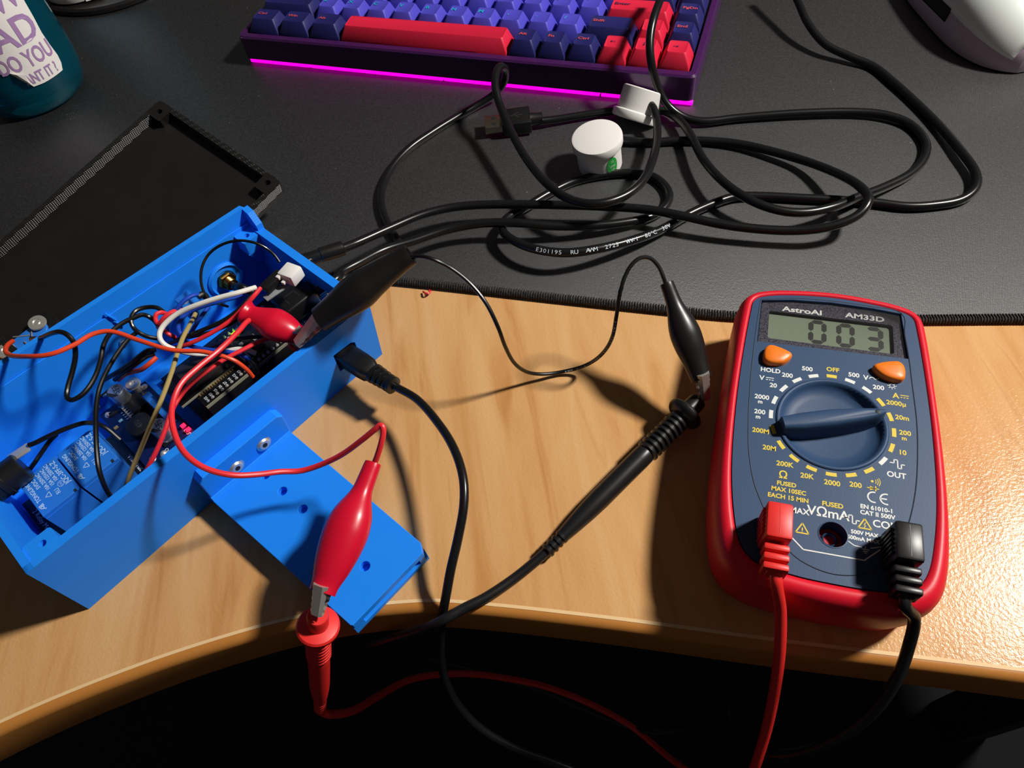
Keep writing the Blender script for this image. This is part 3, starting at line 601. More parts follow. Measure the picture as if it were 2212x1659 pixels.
KW=[at(868,560,6.55),at(905,554,6.9),at(935,560,6.9),at(975,580,6.4),at(1015,612,5.8),at(1050,655,5.2),at(1075,705,4.4),at(1092,750,3.2),at(1112,785,1.9),at(1140,804,.9),at(1175,808,.4),at(1220,802,.25),at(1265,789,.7),at(1300,765,1.7),at(1322,730,2.8),at(1332,680,3.9),at(1340,630,4.8),at(1356,585,5.3),at(1378,560,5.5),at(1402,557,5.4),at(1422,575,5.1),at(1434,602,4.75),at(1441,625,4.4)]
b=MB(); b.tube(KW,.088,n=10,seg=7); kwire=b.build('wire',WIREK,t)
b=MB(); ray_text(b,'AWM 1  A  22AWG  80C  30V VW-1',KW,.088,.09,(-.2,-.75,.6),11.2,.15); b.build('wire_print',SILK,kwire)
t=thing('crocodile_clip_lead','red crocodile clip lead with large red clip over the blue bracket','clip lead',at(740,1150,1.3))
clip(t,at(806,1000,3.9),at(696,1280,3.0),at(684,1328,2.55),BOOTR,.86,(0,0,1),tail_w=.34,front_w=.5,open_=.1)
clip(t,at(527,672,4.5),at(648,724,3.7),at(668,742,3.3),BOOTR,.76,(0,0,1),tail_w=.56,front_w=.44,neck=.40)
b=MB(); b.tube([at(560,690,4.2),at(538,692,4.5),at(515,716,4.8),at(475,755,5.1),at(425,796,5.3),at(392,828,5.4),at(375,865,5.4),at(371,905,5.4),at(382,950,5.3),at(405,985,5.2),at(445,1012,4.9),at(500,1026,4.5),at(555,1025,4.0),at(605,1019,3.5),at(650,1017,3.2),at(695,1003,3.4),at(740,981,3.9),at(785,948,4.6),at(812,926,5.0),at(823,919,5.1),at(828,930,5.0),at(824,955,4.7),at(815,985,4.25),at(806,1008,3.85),at(803,1022,3.7)],.115,n=10,seg=7); b.build('wire',WIRER,t)

# ================================================================== long cables
def cable(label,P,r,m=CABK,cat='cable',name='cable',n=12):
    b=MB(); b.tube(P,r,n=n,seg=8); o=b.build(name,m); return tag(o,label,cat)
# power lead plugged into the front of the box
t=thing('power_lead','black power lead plugged into the blue box and hanging over desk edge','cable',at(1000,1060,0))
p0=E_((14.55,.35,1.75)); p1=at(848,832,1.75); F=axis_frame(p0,p1); L=(p1-p0).length
b=MB(); b.loft([[(x,y,z) for x,y in rrect(-.52*k,.52*k,-.46*k,.46*k,.2,4)] for k,z in ((.9,-.6),(1,-.5),(1,L*.42),(.95,L*.56),(.72,L*.64))],F); pb=b.build('plug_body',RUBK,t)
b=MB()
for i in range(4):
    z=L*(.64+i*.085); k=.46-.02*i; b.lathe([(k*.75,z),(k,z+.03),(k,z+L*.05),(k*.75,z+L*.06)],F,n=20,sx=1.05,sy=.95)
b.lathe([(.3,L*.6),(.3,L*.98)],F,n=16); b.lathe([(.40,L*.96),(.42,L*.97),(.42,L*1.02),(.3,L*1.03)],F,n=20); b.build('strain_relief',RUBK,t)
b=MB(); b.tube([p1-(p1-p0).normalized()*.6,p1,at(900,862,1.95),at(945,912,2.3),at(980,968,2.6),at(1000,1030,2.7),at(1002,1090,2.5),at(990,1160,2.0),at(974,1230,1.4),at(964,1285,.75),at(955,1335,-.3),at(951,1385,-1.8),at(953,1430,-3.2),at(966,1480,-4.6),at(995,1530,-6),at(1040,1575,-7),at(1110,1615,-8),at(1200,1648,-9),at(1300,1690,-10),at(1420,1760,-12)],.185,n=12,seg=8); b.build('cable',CABK,t)

# two coin shaped sensors on cables, and the USB extension
ZP=.3
PA=[at(1398,236,1.2),at(1404,226,1.6),at(1412,236,1.6),at(1419,262,1.4),at(1419,302,1.5),at(1408,350,2.0),at(1385,395,2.2),at(1345,425,2.3),at(1290,440,2.4),at(1235,432,2.3),at(1185,400,2.2),at(1142,350,2.1),at(1108,292,2.2),at(1082,232,2.5),at(1070,188,3.0),at(1073,155,3.2),at(1082,144,3.1),at(1092,152,2.6),at(1088,178,1.7),at(1068,203,1.0),at(1030,228,.6),at(985,254,.53),at(935,285,.53),at(885,320,.53),at(848,360,.53),at(826,405,.53),at(824,445,.53),at(840,490,.53),at(862,530,.55),at(850,565,.8),at(800,590,1.6),at(750,600,2.2),E_((16.9,3.4,2.3)),E_((15.6,3.7,2.2))]
PD=[at(1322,300,.62),at(1345,303,.58),at(1400,307,.53),at(1460,304,.53),at(1520,304,.55),at(1590,310,.6),at(1660,325,.7),at(1745,350,.9),at(1825,383,1.5),at(1868,413,1.9),at(1875,437,1.95),at(1850,467,1.7),at(1790,490,1.4),at(1720,498,1.2),at(1640,495,1.15),at(1560,485,1.2),at(1480,468,1.3),at(1400,453,1.3),at(1320,447,1.3),at(1240,444,1.35),at(1150,442,1.35),at(1060,442,1.4),at(985,447,1.5),at(915,463,1.7),at(840,494,2.0),at(770,525,2.4),at(725,542,2.8),at(690,552,2.9),E_((16.6,5.0,3.0))]
PC=[at(1690,-60,2.5),at(1722,0,2.0),at(1745,50,1.5),at(1782,95,1.0),at(1835,122,.7),at(1885,143,.53),at(1930,178,.53),at(1985,228,.53),at(2035,278,.6),at(2080,332,.7),at(2108,375,.7),at(2106,408,.65),at(2075,432,.55),at(2020,443,.53),at(1960,446,.53),at(1890,438,.53),at(1810,432,.53),at(1730,428,.53),at(1650,424,.53),at(1590,425,.55),at(1540,440,.6),at(1490,462,.62),at(1430,495,.8),at(1370,518,1.1),at(1290,538,1.4),at(1215,546,1.5),at(1145,535,1.4),at(1098,512,1.2),at(1084,490,1.0),at(1100,468,.8),at(1140,445,.7),at(1185,418,.6),at(1240,392,.53),at(1310,377,.53),at(1370,374,.53),at(1415,384,.53),at(1444,415,.53),at(1438,445,.55),at(1405,468,.6),at(1340,482,.8),at(1270,488,1.0),at(1190,488,1.2),at(1120,482,1.4),at(1050,482,1.4),at(975,494,1.4),at(895,520,1.6),at(830,540,1.9),at(775,568,2.3),at(735,590,2.6),E_((16.9,3.0,2.9)),E_((15.8,3.2,2.8))]
PB=[at(1165,262,.75),at(1200,258,.65),at(1270,247,.6),at(1340,238,.6),at(1400,235,.6),at(1440,242,.7),at(1470,262,.9),at(1492,292,1.1),at(1520,345,1.3),at(1565,395,1.5),at(1620,432,1.5),at(1680,454,1.4),at(1740,459,1.3),at(1800,447,1.2),at(1850,427,1.0),at(1915,402,.7),at(1968,374,.55),at(1997,340,.53),at(1998,305,.53),at(1965,268,.55),at(1910,248,.6),at(1840,242,.6),at(1740,244,.6),at(1660,249,.58),at(1590,255,.56),at(1520,262,.6),at(1475,252,.8),at(1440,224,1.4),at(1418,180,2.4),at(1406,130,3.6),at(1404,85,4.4),at(1412,40,5.0),at(1426,0,5.2),at(1445,-50,5.0)]
cr_=.235
def puck(label,base,axis_up,spin,hs):
    base=V(base); F=axis_frame(base,base+V(axis_up),(math.cos(spin),math.sin(spin),.01))@Matrix.Diagonal((1,1,hs,1))
    t=thing('sensor_puck',label,'sensor',base,)
    b=MB(); b.lathe([(1.18,0),(1.24,.06),(1.26,1.3),(1.26,1.36)],F,n=48); b.build('housing',WHTP,t)
    b=MB(); b.lathe([(1.26,1.3),(1.40,1.36),(1.42,1.42),(1.42,1.72),(1.38,1.80),(1.28,1.83),(0,1.84)],F,n=48); b.build('cap',WHTP,t)
    return t,F
pu,Fp=puck('white round sensor puck standing cap up with green QC sticker',at(1297,356,.34),(-.12,-.05,1),0,1.14)
n_=(V(at(1420,330,.8))-V(at(1297,350,.32)));
def on_side(F,r,ang,z,wd,ht,mb,shape,off):
    for P,f in shape: mb.add([( (r+off)*math.cos(ang+p[0]/r),(r+off)*math.sin(ang+p[0]/r),z+p[1]) for p in P],f,F)
def sticker(t,F,ang,flip=1):
    oval=[(.34*math.cos(2*PI*k/28),.5*math.sin(2*PI*k/28)) for k in range(28)]
    b=MB(); r=1.262
    rings=[[(x*k,y*k) for x,y in oval] for k in (1,.6,.2)]
    vs=[p for q in rings for p in q]; fs_=[(i*28+k,i*28+(k+1)%28,(i+1)*28+(k+1)%28,(i+1)*28+k) for i in range(2) for k in range(28)]+[tuple(range(56,84))]
    on_side(F,r,ang,.68,0,0,b,[(vs,fs_)],.006); s_=b.build('qc_sticker',GRN,t)
    b=MB(); mb=lambda p:((r+.012)*math.cos(ang+p[0]/r),(r+.012)*math.sin(ang+p[0]/r),.68+p[1])
    # lettering is upside down on the upright puck
    for s__,y,h in (('QC',-.27,.14),('PASS',-.03,.14),('01',.25,.15)): b.text(s__,0,y,h,F,rot=180,z=0,xs=.9,fn=mb)
    on_side(F,r,ang,.68,0,0,b,[([(-.24,.1),(.24,.1),(.24,.12),(-.24,.12)],[(0,1,2,3)])],.012); b.build('sticker_lettering',INKW,s_)
def ang_to(F,world):
    p=F.inverted()@V(world); return math.atan2(p.y,p.x)
sticker(pu,Fp,ang_to(Fp,Fp@V((0,0,.7))+V((.45,-1,0))))
b=MB(); 
for k in (-.06,.06):
    a=ang_to(Fp,Fp@V((0,0,0))+V((.05,-1,0)))+k; b.box(1.22,1.275,-.02,.02,0.0,.22,Fp@Matrix.Rotation(a,4,'Z'))
b.build('vent_slot',GREYP,pu)
b=MB(); b.tube(PD,cr_,n=12,seg=8); b.build('cable',CABK,pu)
q=at(712,545,2.85); Fq=axis_frame(q,at(690,552,2.9)); b=MB(); b.lathe([(.24,-.75),(.36,-.7),(.38,-.5),(.38,.45),(.33,.5),(.33,1.4),(.3,1.5)],Fq,n=20); b.build('strain_relief',RUBK,pu)
pb_=at(1369,262,.34); pu2,Fp2=puck('white sensor puck tipped on its cap against the keyboard front',pb_+V((.42,.45,.8))*1.86,(-.42,-.45,-.8),.3,1.0)
sticker(pu2,Fp2,ang_to(Fp2,Fp2@V((0,0,.7))+V((1,-.15,0))))
b=MB(); b.tube(PA,cr_,n=12,seg=8); b.build('cable',CABK,pu2)
t=tag(MB().tube(PC,cr_,n=12,seg=8).build('cable',CABK),'long black printed cable looping over the mat into the blue box','cable')
b=MB(); ray_text(b,'E301195  RU  AWM  2725  VW-1  80\u00B0C  30V  28AWG',PC,cr_,.17,(-.1,-.55,.8),0,.1) if False else None
Q=spline(PC,10); Ls=[0]
for i in range(1,len(Q)): Ls.append(Ls[-1]+(Q[i]-Q[i-1]).length)
# print runs backwards along the cable so that it reads left to right
rev=PC[::-1]; Qr=spline(rev,10); i0=min(range(len(Qr)),key=lambda i:(Qr[i]-at(1163,540,1.45)).length); Lr=[0]
for i in range(1,len(Qr)): Lr.append(Lr[-1]+(Qr[i]-Qr[i-1]).length)
b=MB(); ray_text(b,'E301195  RU  AWM  2725  VW-1  80\u00B0C  30V',rev,cr_,.2,(-.1,-.62,.75),Lr[i0],.19,xs=1.2); b.build('cable_print',SILK,t)
us=thing('usb_extension_cable','black USB cable with metal plug lying in front of the keyboard','cable',at(1110,270,.3))
b=MB(); b.tube(PB,cr_,n=12,seg=8); b.build('cable',CABK,us)
ua=at(1052,270,.85); ub=at(1146,258,.85); Fu=axis_frame(ub,ua); Lu=(ua-ub).length
b=MB(); b.box(-.82,.82,-.42,.42,-.02,1.75,Fu,b=.10); ob_=b.build('plug_body',RUBK,us)
b=MB(); b.lathe([(.24,-.75),(.34,-.72),(.36,-.3),(.42,0.02)],Fu,n=20); b.build('strain_relief',RUBK,us)
b=MB(); b.plate(rrect(-.6,.6,-.225,.225,.04,2),[rrect(-.56,.56,-.19,.19,.03,2)],1.7,Lu+.12,Fu); me_=b.build('metal_shell',TINC,us)
b=MB(); b.box(-.54,.54,-.02,.17,1.7,Lu,Fu); b.build('contact_tongue',INKK,me_)
b=MB(); 
for x in (-.28,.28): b.box(x-.11,x+.11,.224,.232,Lu-.55,Lu-.3,Fu)
b.build('shell_hole',INKK,me_)
# USB trident moulded on the plug
b=MB(); tz=.428; TF=FR(Fu@V((0,tz,.85)),(Fu.to_3x3()@V((0,0,-1))),(Fu.to_3x3()@V((1,0,0)))*-1,(Fu.to_3x3()@V((0,1,0))))
if (TF.to_3x3()@V((0,0,1))).z<0: TF=FR(Fu@V((0,-tz,.85)),(Fu.to_3x3()@V((0,0,-1))),(Fu.to_3x3()@V((1,0,0))),(Fu.to_3x3()@V((0,-1,0))))
for a,c in (((-.45,0),(.4,0)),((-.2,0),(0,.2)),((0,.2),(.15,.2)),((-.05,0),(.12,-.2)),((.12,-.2),(.2,-.2))):
    d=V((c[0]-a[0],c[1]-a[1],0)).normalized(); nn=V((-d.y,d.x,0))*.025; b.add([V((*a,0))-nn,V((*c,0))-nn,V((*c,0))+nn,V((*a,0))+nn],[(0,1,2,3)],TF)
b.add([(-.45+.07*math.cos(k*PI/5),.07*math.sin(k*PI/5),0) for k in range(10)],[tuple(range(10))],TF); b.build('usb_emblem',GREYP,ob_)

# ================================================================== bottle, disc, mouse
BC=V((-30.0,50.9,.3)); BR=3.8
bt=thing('water_bottle','teal translucent water bottle with white sticker on the mat','bottle',BC)
b=MB(); b.lathe([(0,0.12),(1.6,.10),(2.6,0),(2.95,.03),(3.3,.3),(3.52,.8),(3.68,1.6),(3.76,2.6),(3.8,4),(3.8,15),(3.6,16.2),(2.6,17.8),(2.2,18.4),(2.2,19.6)],Matrix.Translation(BC),n=72,cap=False)
b.lathe([(2.1,19.6),(2.1,18.4),(2.5,17.7),(3.45,16.1),(3.62,15),(3.62,4),(3.58,2.6),(3.4,1.5),(2.9,1.0),(2.2,.85),(0,1.0)],Matrix.Translation(BC),n=72,cap=False); b.build('bottle_body',TEAL,bt,ang=60)
b=MB(); b.lathe([(2.35,18.6),(2.5,18.7),(2.5,21),(2.35,21.2),(0,21.2)],Matrix.Translation(BC),n=40); b.build('screw_cap',RUBK,bt)
def wrap(off): 
    a0=R(-59.5); rr=BR+off
    return lambda p:(BC.x+rr*math.cos(a0+p[0]/BR),BC.y+rr*math.sin(a0+p[0]/BR),p[1])
so=[(2.85,9.4),(2.80,8.2),(2.72,6.96),(2.62,6.0),(2.46,5.0),(2.46,4.2),(2.52,3.4),(2.42,2.9),(2.18,2.50),(1.34,2.50),(.6,2.5),(-.10,2.56),(-.5,3.2),(-.85,3.84),(-1.6,3.95),(-2.6,4.0),(-3.0,4.4),(-3.0,9.4)]
# tessellate the sticker so that it follows the bottle
bm=bmesh.new(); vs=[bm.verts.new((x,z,0)) for x,z in so]; bm.faces.new(vs)
for x in [k*.3-3 for k in range(1,20)]:
    bmesh.ops.bisect_plane(bm,geom=bm.verts[:]+bm.edges[:]+bm.faces[:],plane_co=(x,0,0),plane_no=(1,0,0))
b=MB(); b.bm(bm,None,fn=wrap(.02)); stk=b.build('sticker',PAPER,bt)
b=MB()
for s_,x,z,h,xs in (('HOW',-.02,7.1,1.45,.98),('BAD',.25,5.08,1.62,.94),('DO YOU',.52,3.72,1.02,.66),('ANT IT ?',.80,2.72,.66,.66)):
    b.text(s_,x,z,h,None,xs=xs,z=0,bold=.028*h,fn=wrap(.045),vy='BASE',rot=-2)
b.build('sticker_lettering',PURP,stk)
# the peeled corner curls off the bottle
W_=wrap(.03); W2_=wrap(.35)
b=MB(); b.add([W_((-.85,3.84)),W_((-.10,2.56)),W2_((-.22,3.1)),W2_((-.12,3.55)),W2_((-.5,3.75))],[(0,1,2),(0,2,4),(2,3,4),(1,3,2)]); b.build('peeled_corner',PAPER,stk)
DC=V((-27.43,67.54,.3)); b=MB(); b.lathe([(6.35,0),(6.52,.12),(6.52,.4),(6.35,.55),(6.1,.55),(5.9,.45),(0,.45)],Matrix.Translation(DC),n=72); tag(b.build('coaster',BLKP),'round black disc with a raised rim behind the bottle','coaster')
cc=V((-29.6,65.2,.76)); cu_=thing('cup','white and pale blue cup on the black disc behind the bottle','cup',cc)
b=MB(); b.lathe([(0,.0),(2.5,0),(2.8,.15),(2.92,.5),(2.98,.9)],Matrix.Translation(cc),n=56); b.build('cup_foot',WHTP,cu_)
b=MB(); b.lathe([(2.96,.85),(3.02,1.0),(3.1,5.0),(2.9,5.0),(2.8,1.2),(0,1.1)],Matrix.Translation(cc),n=56); b.build('cup_wall',PALEB,cu_)
tg=V(at(208,-3,.9)); b=MB(); b.box(-.8,.8,-.02,.02,0,1.2,FR(tg+V((0,0,0)),V((.96,.28,0)),V((-.28,.96,0)))@Matrix.Rotation(R(-38),4,'X'),b=.015); tag(b.build('paper_tag',WHTP),'small white paper tag resting on the black disc beside cup','tag')

# mouse: loft of cross sections along its length
mo=thing('computer_mouse','white computer mouse with dark thumb side on the mat','mouse',(33.2,40.2,.3))
MF=frz((33.45,34.0,.3),0.0)
def sec(y):
    f=y/12.4
    g=lambda pts:[p for p in pts]
    w_=3.65*(max(0,1-abs((f-.42)/.425)**2.6))**.5 if f<.42 else 3.65*(1-.10*((f-.42)/.58)**2)*(max(0,1-((f-.42)/.59)**8))**.5
    h=3.9*(max(0,1-abs((f-.40)/.415)**2.3))**.55 if f<.40 else 3.9*(1-.42*((f-.40)/.6)**1.6)*(max(0,1-((f-.4)/.605)**10))**.5
    return max(w_,.02),max(h,.15)
def msec(y,a0,a1,n,off=0):
    w_,h=sec(y); out=[]
    for k in range(n+1):
        a=R(a0+(a1-a0)*k/n); c,s_=math.cos(a),math.sin(a)
        x=w_*math.copysign(abs(c)**.72,c); z=h*abs(s_)**.78
        if z<h*.25: x*= .93+.28*z/h
        out.append((x*(1+off/3),y,z*(1+off/4)+.08))
    return out
ys=[.12+12.15*(.5-.5*math.cos(PI*k/34)) for k in range(35)]
b=MB(); b.loft([msec(y,0,180,26) for y in ys],MF,True,True); b.build('body',MOUD,mo,ang=60)
# white top shell, its left edge sweeps forward
b=MB(); rg=[]
for y in ys[3:-1]:
    f=y/12.4; aL=160-(4*f); rg.append(msec(y,22,aL,22,.055))
b.loft(rg,MF,False,False,close=False); sh=b.build('top_shell',MOUW,mo,ang=60)
sol=sh.modifiers.new('thick','SOLIDIFY'); sol.thickness=.0006; sol.offset=-1
b=MB(); b.loft([msec(y,157,168,5,.06) for y in [4.6+.25*k for k in range(14)]],MF,False,False,close=False); tb=b.build('thumb_button',MOUK,mo,ang=60)
sol=tb.modifiers.new('thick','SOLIDIFY'); sol.thickness=.001; sol.offset=-1

# ================================================================== electronics inside the blue box
RT=lambda s,t,z: FR(EM@V((s,t,z)),e2,-e1,EZ)       # lettering that reads towards the back wall
LT=lambda s,t,z: FR(EM@V((s,t,z)),-e2,e1,EZ)       # lettering that reads towards the front wall
rm=thing('relay_module','black two-relay circuit board with blue relays at left end of box','circuit board',EM@V((2.9,3.6,.3)))
b=MB(); b.box(.44,5.2,.9,6.35,.42,.58,EM,b=.03); pc=b.build('board',PCBK,rm)
b=MB(); b.text('2 Relay Module',0,0,.21,LT(.70,4.62,.59),xs=1.05,z=0); b.text('2PH63091A',0,0,.17,RT(4.96,4.05,.59),xs=1.0,bold=.006,z=0)
for s0,s1 in ((1.05,1.7),(1.95,2.6),(3.0,3.6),(3.9,4.7)):
    for q in ((s0,3.20,s1,3.24),(s0,3.20,s0+.03,3.36),(s1-.03,3.20,s1,3.36)): b.box(q[0],q[2],q[1],q[3],.575,.585,EM)
b.build('silkscreen',SILK,pc)
for k,(s0,s1) in enumerate(((1.2,2.90),(2.98,4.72))):
    b=MB(); b.box(s0,s1,3.36,5.58,.58,2.25,EM,b=.03); b.box(s0,s1,5.5,5.98,.58,2.0,EM,b=.03)
    b.box(s0+.01,s1-.01,3.335,3.37,.6,2.05,EM); rl=b.build('relay',RELB,rm,ang=20)
    b=MB(); F=RT(s0,3.5,2.253)
    for txt,x,y,h,xs in (('TONGLING',.62,-.22,.18,1.0),('5VDC',1.25,-.50,.17,1.0),('10A 250VAC',.86,-.76,.16,.95),('15A 125VAC',.9,-.99,.16,.95),('10A 250VAC',.98,-1.2,.16,.95),('JQC-3FF-S-Z',.48,-1.47,.21,1.0)): b.text(txt,x,y,h,F,xs=xs,al='LEFT',z=0,bold=.004)
    for P in ([(.12,-.3),(.28,-.12),(.34,-.12),(.34,-.3)],[(.4,-.3),(.36,-.08)],[(.46,-.3),(.42,-.08)],[(.22,-.24),(.34,-.24)]):
        for a,c in zip(P,P[1:]):
            d=V((c[0]-a[0],c[1]-a[1],0)).normalized(); nn=V((-d.y,d.x,0))*.02; b.add([V((*a,0))-nn,V((*c,0))-nn,V((*c,0))+nn,V((*a,0))+nn],[(0,1,2,3)],F)
    tr=[(.48,-.72),(.78,-.72),(.63,-.5),(.48,-.72)]
    for a,c in zip(tr,tr[1:]):
        d=V((c[0]-a[0],c[1]-a[1],0)).normalized(); nn=V((-d.y,d.x,0))*.014; b.add([V((*a,0))-nn,V((*c,0))-nn,V((*c,0))+nn,V((*a,0))+nn],[(0,1,2,3)],F)
    b.text('RU',.5,-.98,.2,F,z=0,xs=.9); b.lathe([(.115,0),(.13,0)],F@Matrix.Translation(V((.72,-1.25,0))),n=24,cap=False,sx=1.25); b.text('CQC',.72,-1.25,.08,F,z=0)
    b.build('relay_lettering',REL_T,rl)
    b=MB()
    for x in (.42,1.2): b.box(s0+x,s0+x+.12,5.7,5.86,1.99,2.003,EM)
    b.box(s0+1.45,s0+1.57,3.36,3.5,2.2,2.253,EM); b.build('vent_notch',MGRV,rl)
for s0 in (1.15,3.0):
    b=MB(); b.box(s0,s0+1.5,1.3,2.1,.58,1.5,EM,b=.04); tb=b.build('screw_terminal',RELB,rm)
    b=MB()
    for k in range(3): b.lathe([(0,.02),(.17,.02),(.17,-.05)],EM@Matrix.Translation(V((s0+.25+k*.5,1.7,1.5))),n=14)
    b.build('terminal_screw',STEEL,tb)

bk=thing('voltage_converter','dark blue converter board with two capacitors and glowing red light','circuit board',EM@V((6.4,5.2,.3)))
b=MB(); b.box(5.2,7.72,2.9,7.5,.72,.88,EM,b=.02); pc=b.build('board',PCBB,bk)
for (s,t_,ztop,l1,l2,l3) in ((6.47,7.0,1.98,'100','50v','VT'),(6.74,3.75,1.9,'220','35v','VT')):
    M=EM@Matrix.Translation(V((s,t_,.9)))
    b=MB(); b.box(-.42,.42,-.42,.42,-.01,.08,M,b=.03); bs=b.build('capacitor_base',CHIP,bk)
    b=MB(); h=ztop-.9; b.lathe([(.36,.05),(.41,.1),(.41,.2),(.375,.25),(.40,.3),(.40,h-.06),(.36,h),(0,h)],M,n=36); cp=b.build('capacitor',ALU,bk)
    b=MB(); P=[(.385*math.cos(R(a)),.385*math.sin(R(a)),h+.004) for a in range(150,271,10)]; b.add(P,[tuple(range(len(P)))],M); b.build('polarity_mark',INKK,cp)
    b=MB(); F=M@Matrix.Rotation(R(-10),4,'Z')
    for q,y in ((l1,.2),(l2,.0),(l3,-.2)): b.text(q,.06,y,.15,F,z=h+.004,bold=.008,xs=1.05)
    b.build('capacitor_lettering',INKK,cp)
b=MB(); b.box(6.34,7.1,5.85,6.85,.9,1.3,EM,b=.04); ch=b.build('regulator_chip',CHIP,bk)
b=MB()
for k in range(5): 
    t_=6.0+k*.17; b.box(6.16,6.36,t_-.04,t_+.04,1.1,1.14,EM); b.box(6.12,6.17,t_-.04,t_+.04,.9,1.14,EM); b.box(5.95,6.14,t_-.04,t_+.04,.885,.92,EM)
b.build('chip_legs',SOLD,ch)
b=MB(); b.plate(rrect(5.62,6.78,4.55,5.7,.45),[],.9,1.32,EM,bev=.05); ind=b.build('inductor',CHIP,bk)
b=MB(); b.text('470',0,0,.25,RT(6.2,5.1,1.325),z=0,bold=.01); b.build('inductor_marking',GREYP,ind)
b=MB(); b.box(7.14,7.5,4.15,5.95,.9,1.7,EM,b=.03); tp=b.build('trimmer',RELB,bk)
b=MB(); b.text('103',0,0,.16,RT(7.3,5.2,1.703),z=0); b.build('trimmer_lettering',INKK,tp)
b=MB(); b.lathe([(.0,.12),(.11,.12),(.11,0)],EM@Matrix.Translation(V((7.32,6.0,1.5)))@Matrix.Rotation(R(-90),4,'X'),n=14); b.build('trimmer_screw',BRASS,tp)
for (u,v) in ((397,921),(408,929)):
    p=at(u,v,.98); b=MB(); b.box(-.11,.11,-.08,.08,0,.12,FR(p,e1,e2,EZ),b=.02); b.build('red_light',REDLED,bk)
for (u,v,sx,sy,m_) in ((212,882,.12,.2,SOLD),(238,896,.1,.13,SOLD),(252,1020/1.0-95,.1,.14,GOLDP),(246,893,.2,.25,CHIP),(230,850,.3,.15,CHIP),(228,856,.1,.1,PALEB),(262,910,.1,.1,PALEB)):
    p=at(u,v,.9); b=MB(); b.box(-sx,sx,-sy/2,sy/2,0,.1,FR(p,e1,e2,EZ),b=.02); b.build('surface_part',m_,bk)
b=MB(); b.text('OUT-',0,0,.17,LT(6.3,3.0,.885),z=0,bold=.004); b.text('OUT+',0,0,.17,LT(7.45,3.15,.885),z=0,bold=.004); b.build('silkscreen',SILK,pc)
for (s,t_) in ((5.6,3.3),(6.1,3.15),(7.5,7.2),(5.5,7.2)):
    b=MB(); b.lathe([(.18,0),(.14,.06),(.05,.12),(0,.13)],EM@Matrix.Translation(V((s,t_,.88))),n=12); b.build('solder_joint',SOLD,bk)
c=at(287,829,1.4); b=MB(); b.lathe([(.0,.0),(.12,.0),(.14,.06),(.33,.08),(.33,.02),(.36,-.04),(.2,-.1),(.2,-.9)],FR(c,V((1,0,0)),V((0,1,0)),EZ),n=24,cap=False); tag(b.build('mounting_screw',STEEL),'grey pan head screw beside the taller capacitor marked 100','screw')

eb=thing('expansion_board','dark base board carrying black header sockets in the right half of box','circuit board',EM@V((11.5,4.5,.3)))
b=MB(); b.box(8.3,15.9,2.1,7.2,.5,.66,EM,b=.02); pc=b.build('board',PCBK,eb)
for t0 in (2.42,4.98):
    b=MB(); b.box(8.75,13.7,t0,t0+.3,.66,2.1,EM,b=.02); b.build('header_socket',CHIP,eb)
b=MB()
for k in range(18): b.box(8.82+k*.27,9.02+k*.27,1.6+.55,2.38,.66,1.35,EM,b=.03)
b.build('pin_row',CHIP,eb)
b=MB()
for i in range(7):
    for j in range(9): b.lathe([(.085,.0),(.055,.0)],EM@Matrix.Translation(V((13.75+i*.27,4.2+j*.27,.668))),n=12,cap=False)
b.build('solder_rings',MBLUE,pc)
es=thing('microcontroller_board','slim black microcontroller board with shiny metal can under the red wires','circuit board',EM@V((11.3,3.9,2.1)))
b=MB(); b.box(8.72,13.95,2.46,5.3,2.1,2.26,EM,b=.01); pc=b.build('board',PCBK,es)
b=MB(); b.box(8.72,13.95,2.425,2.465,2.1,2.26,EM); b.build('board_edge',PCBE,pc)
b=MB(); b.box(8.0,10.85,3.22,5.08,2.30,2.42,EM,b=.01); b.box(8.6,10.8,3.3,5.0,2.2,2.31,EM); mdl=b.build('radio_module',PCBK,es)
b=MB(); b.box(8.0,8.72,3.20,3.225,2.30,2.42,EM); b.box(8.72,10.85,3.205,3.225,2.30,2.42,EM); b.build('module_edge',PCBE,mdl)
b=MB(); b.box(8.78,10.72,3.42,4.98,2.42,2.74,EM,b=.04); sh_=b.build('shield_can',SHLD,mdl)
b=MB(); b.lathe([(.0,.0),(.09,.0)],EM@Matrix.Translation(V((8.98,3.62,2.746))),n=16,cap=False); b.box(9.16,9.3,3.56,3.7,2.74,2.746,EM); b.build('can_print',GREYP,sh_)
b=MB()
for k in range(15): b.box(8.86+k*.127,8.94+k*.127,3.13,3.27,2.26,2.35,EM)
b.build('module_pads',GOLDP,mdl)
for t_ in (2.66,5.12):
    b=MB()
    for k in range(19): b.lathe([(.085,0),(.06,.05),(.035,.10),(.0,.16)],EM@Matrix.Translation(V((8.95+k*.262,t_,2.26))),n=8)
    b.build('pin_joints',SOLD,es)
b=MB()
for k,tx in enumerate(('32','33','25','26','27','14','12','13')): b.text(tx,0,0,.13,RT(8.97+k*.262,2.86,2.265),z=0,bold=.004)
for k,tx in enumerate(('23','22','21','19','18','17','16','15')): b.text(tx,0,0,.12,RT(10.9+k*.262,4.92,2.265),z=0,bold=.004)
b.text('ESP-32',0,0,.2,RT(11.5,3.6,2.265),z=0,bold=.005); b.box(11.34,11.38,3.1,4.1,2.26,2.266,EM); b.box(11.63,11.67,3.1,4.1,2.26,2.266,EM); b.build('silkscreen',SILK,pc)
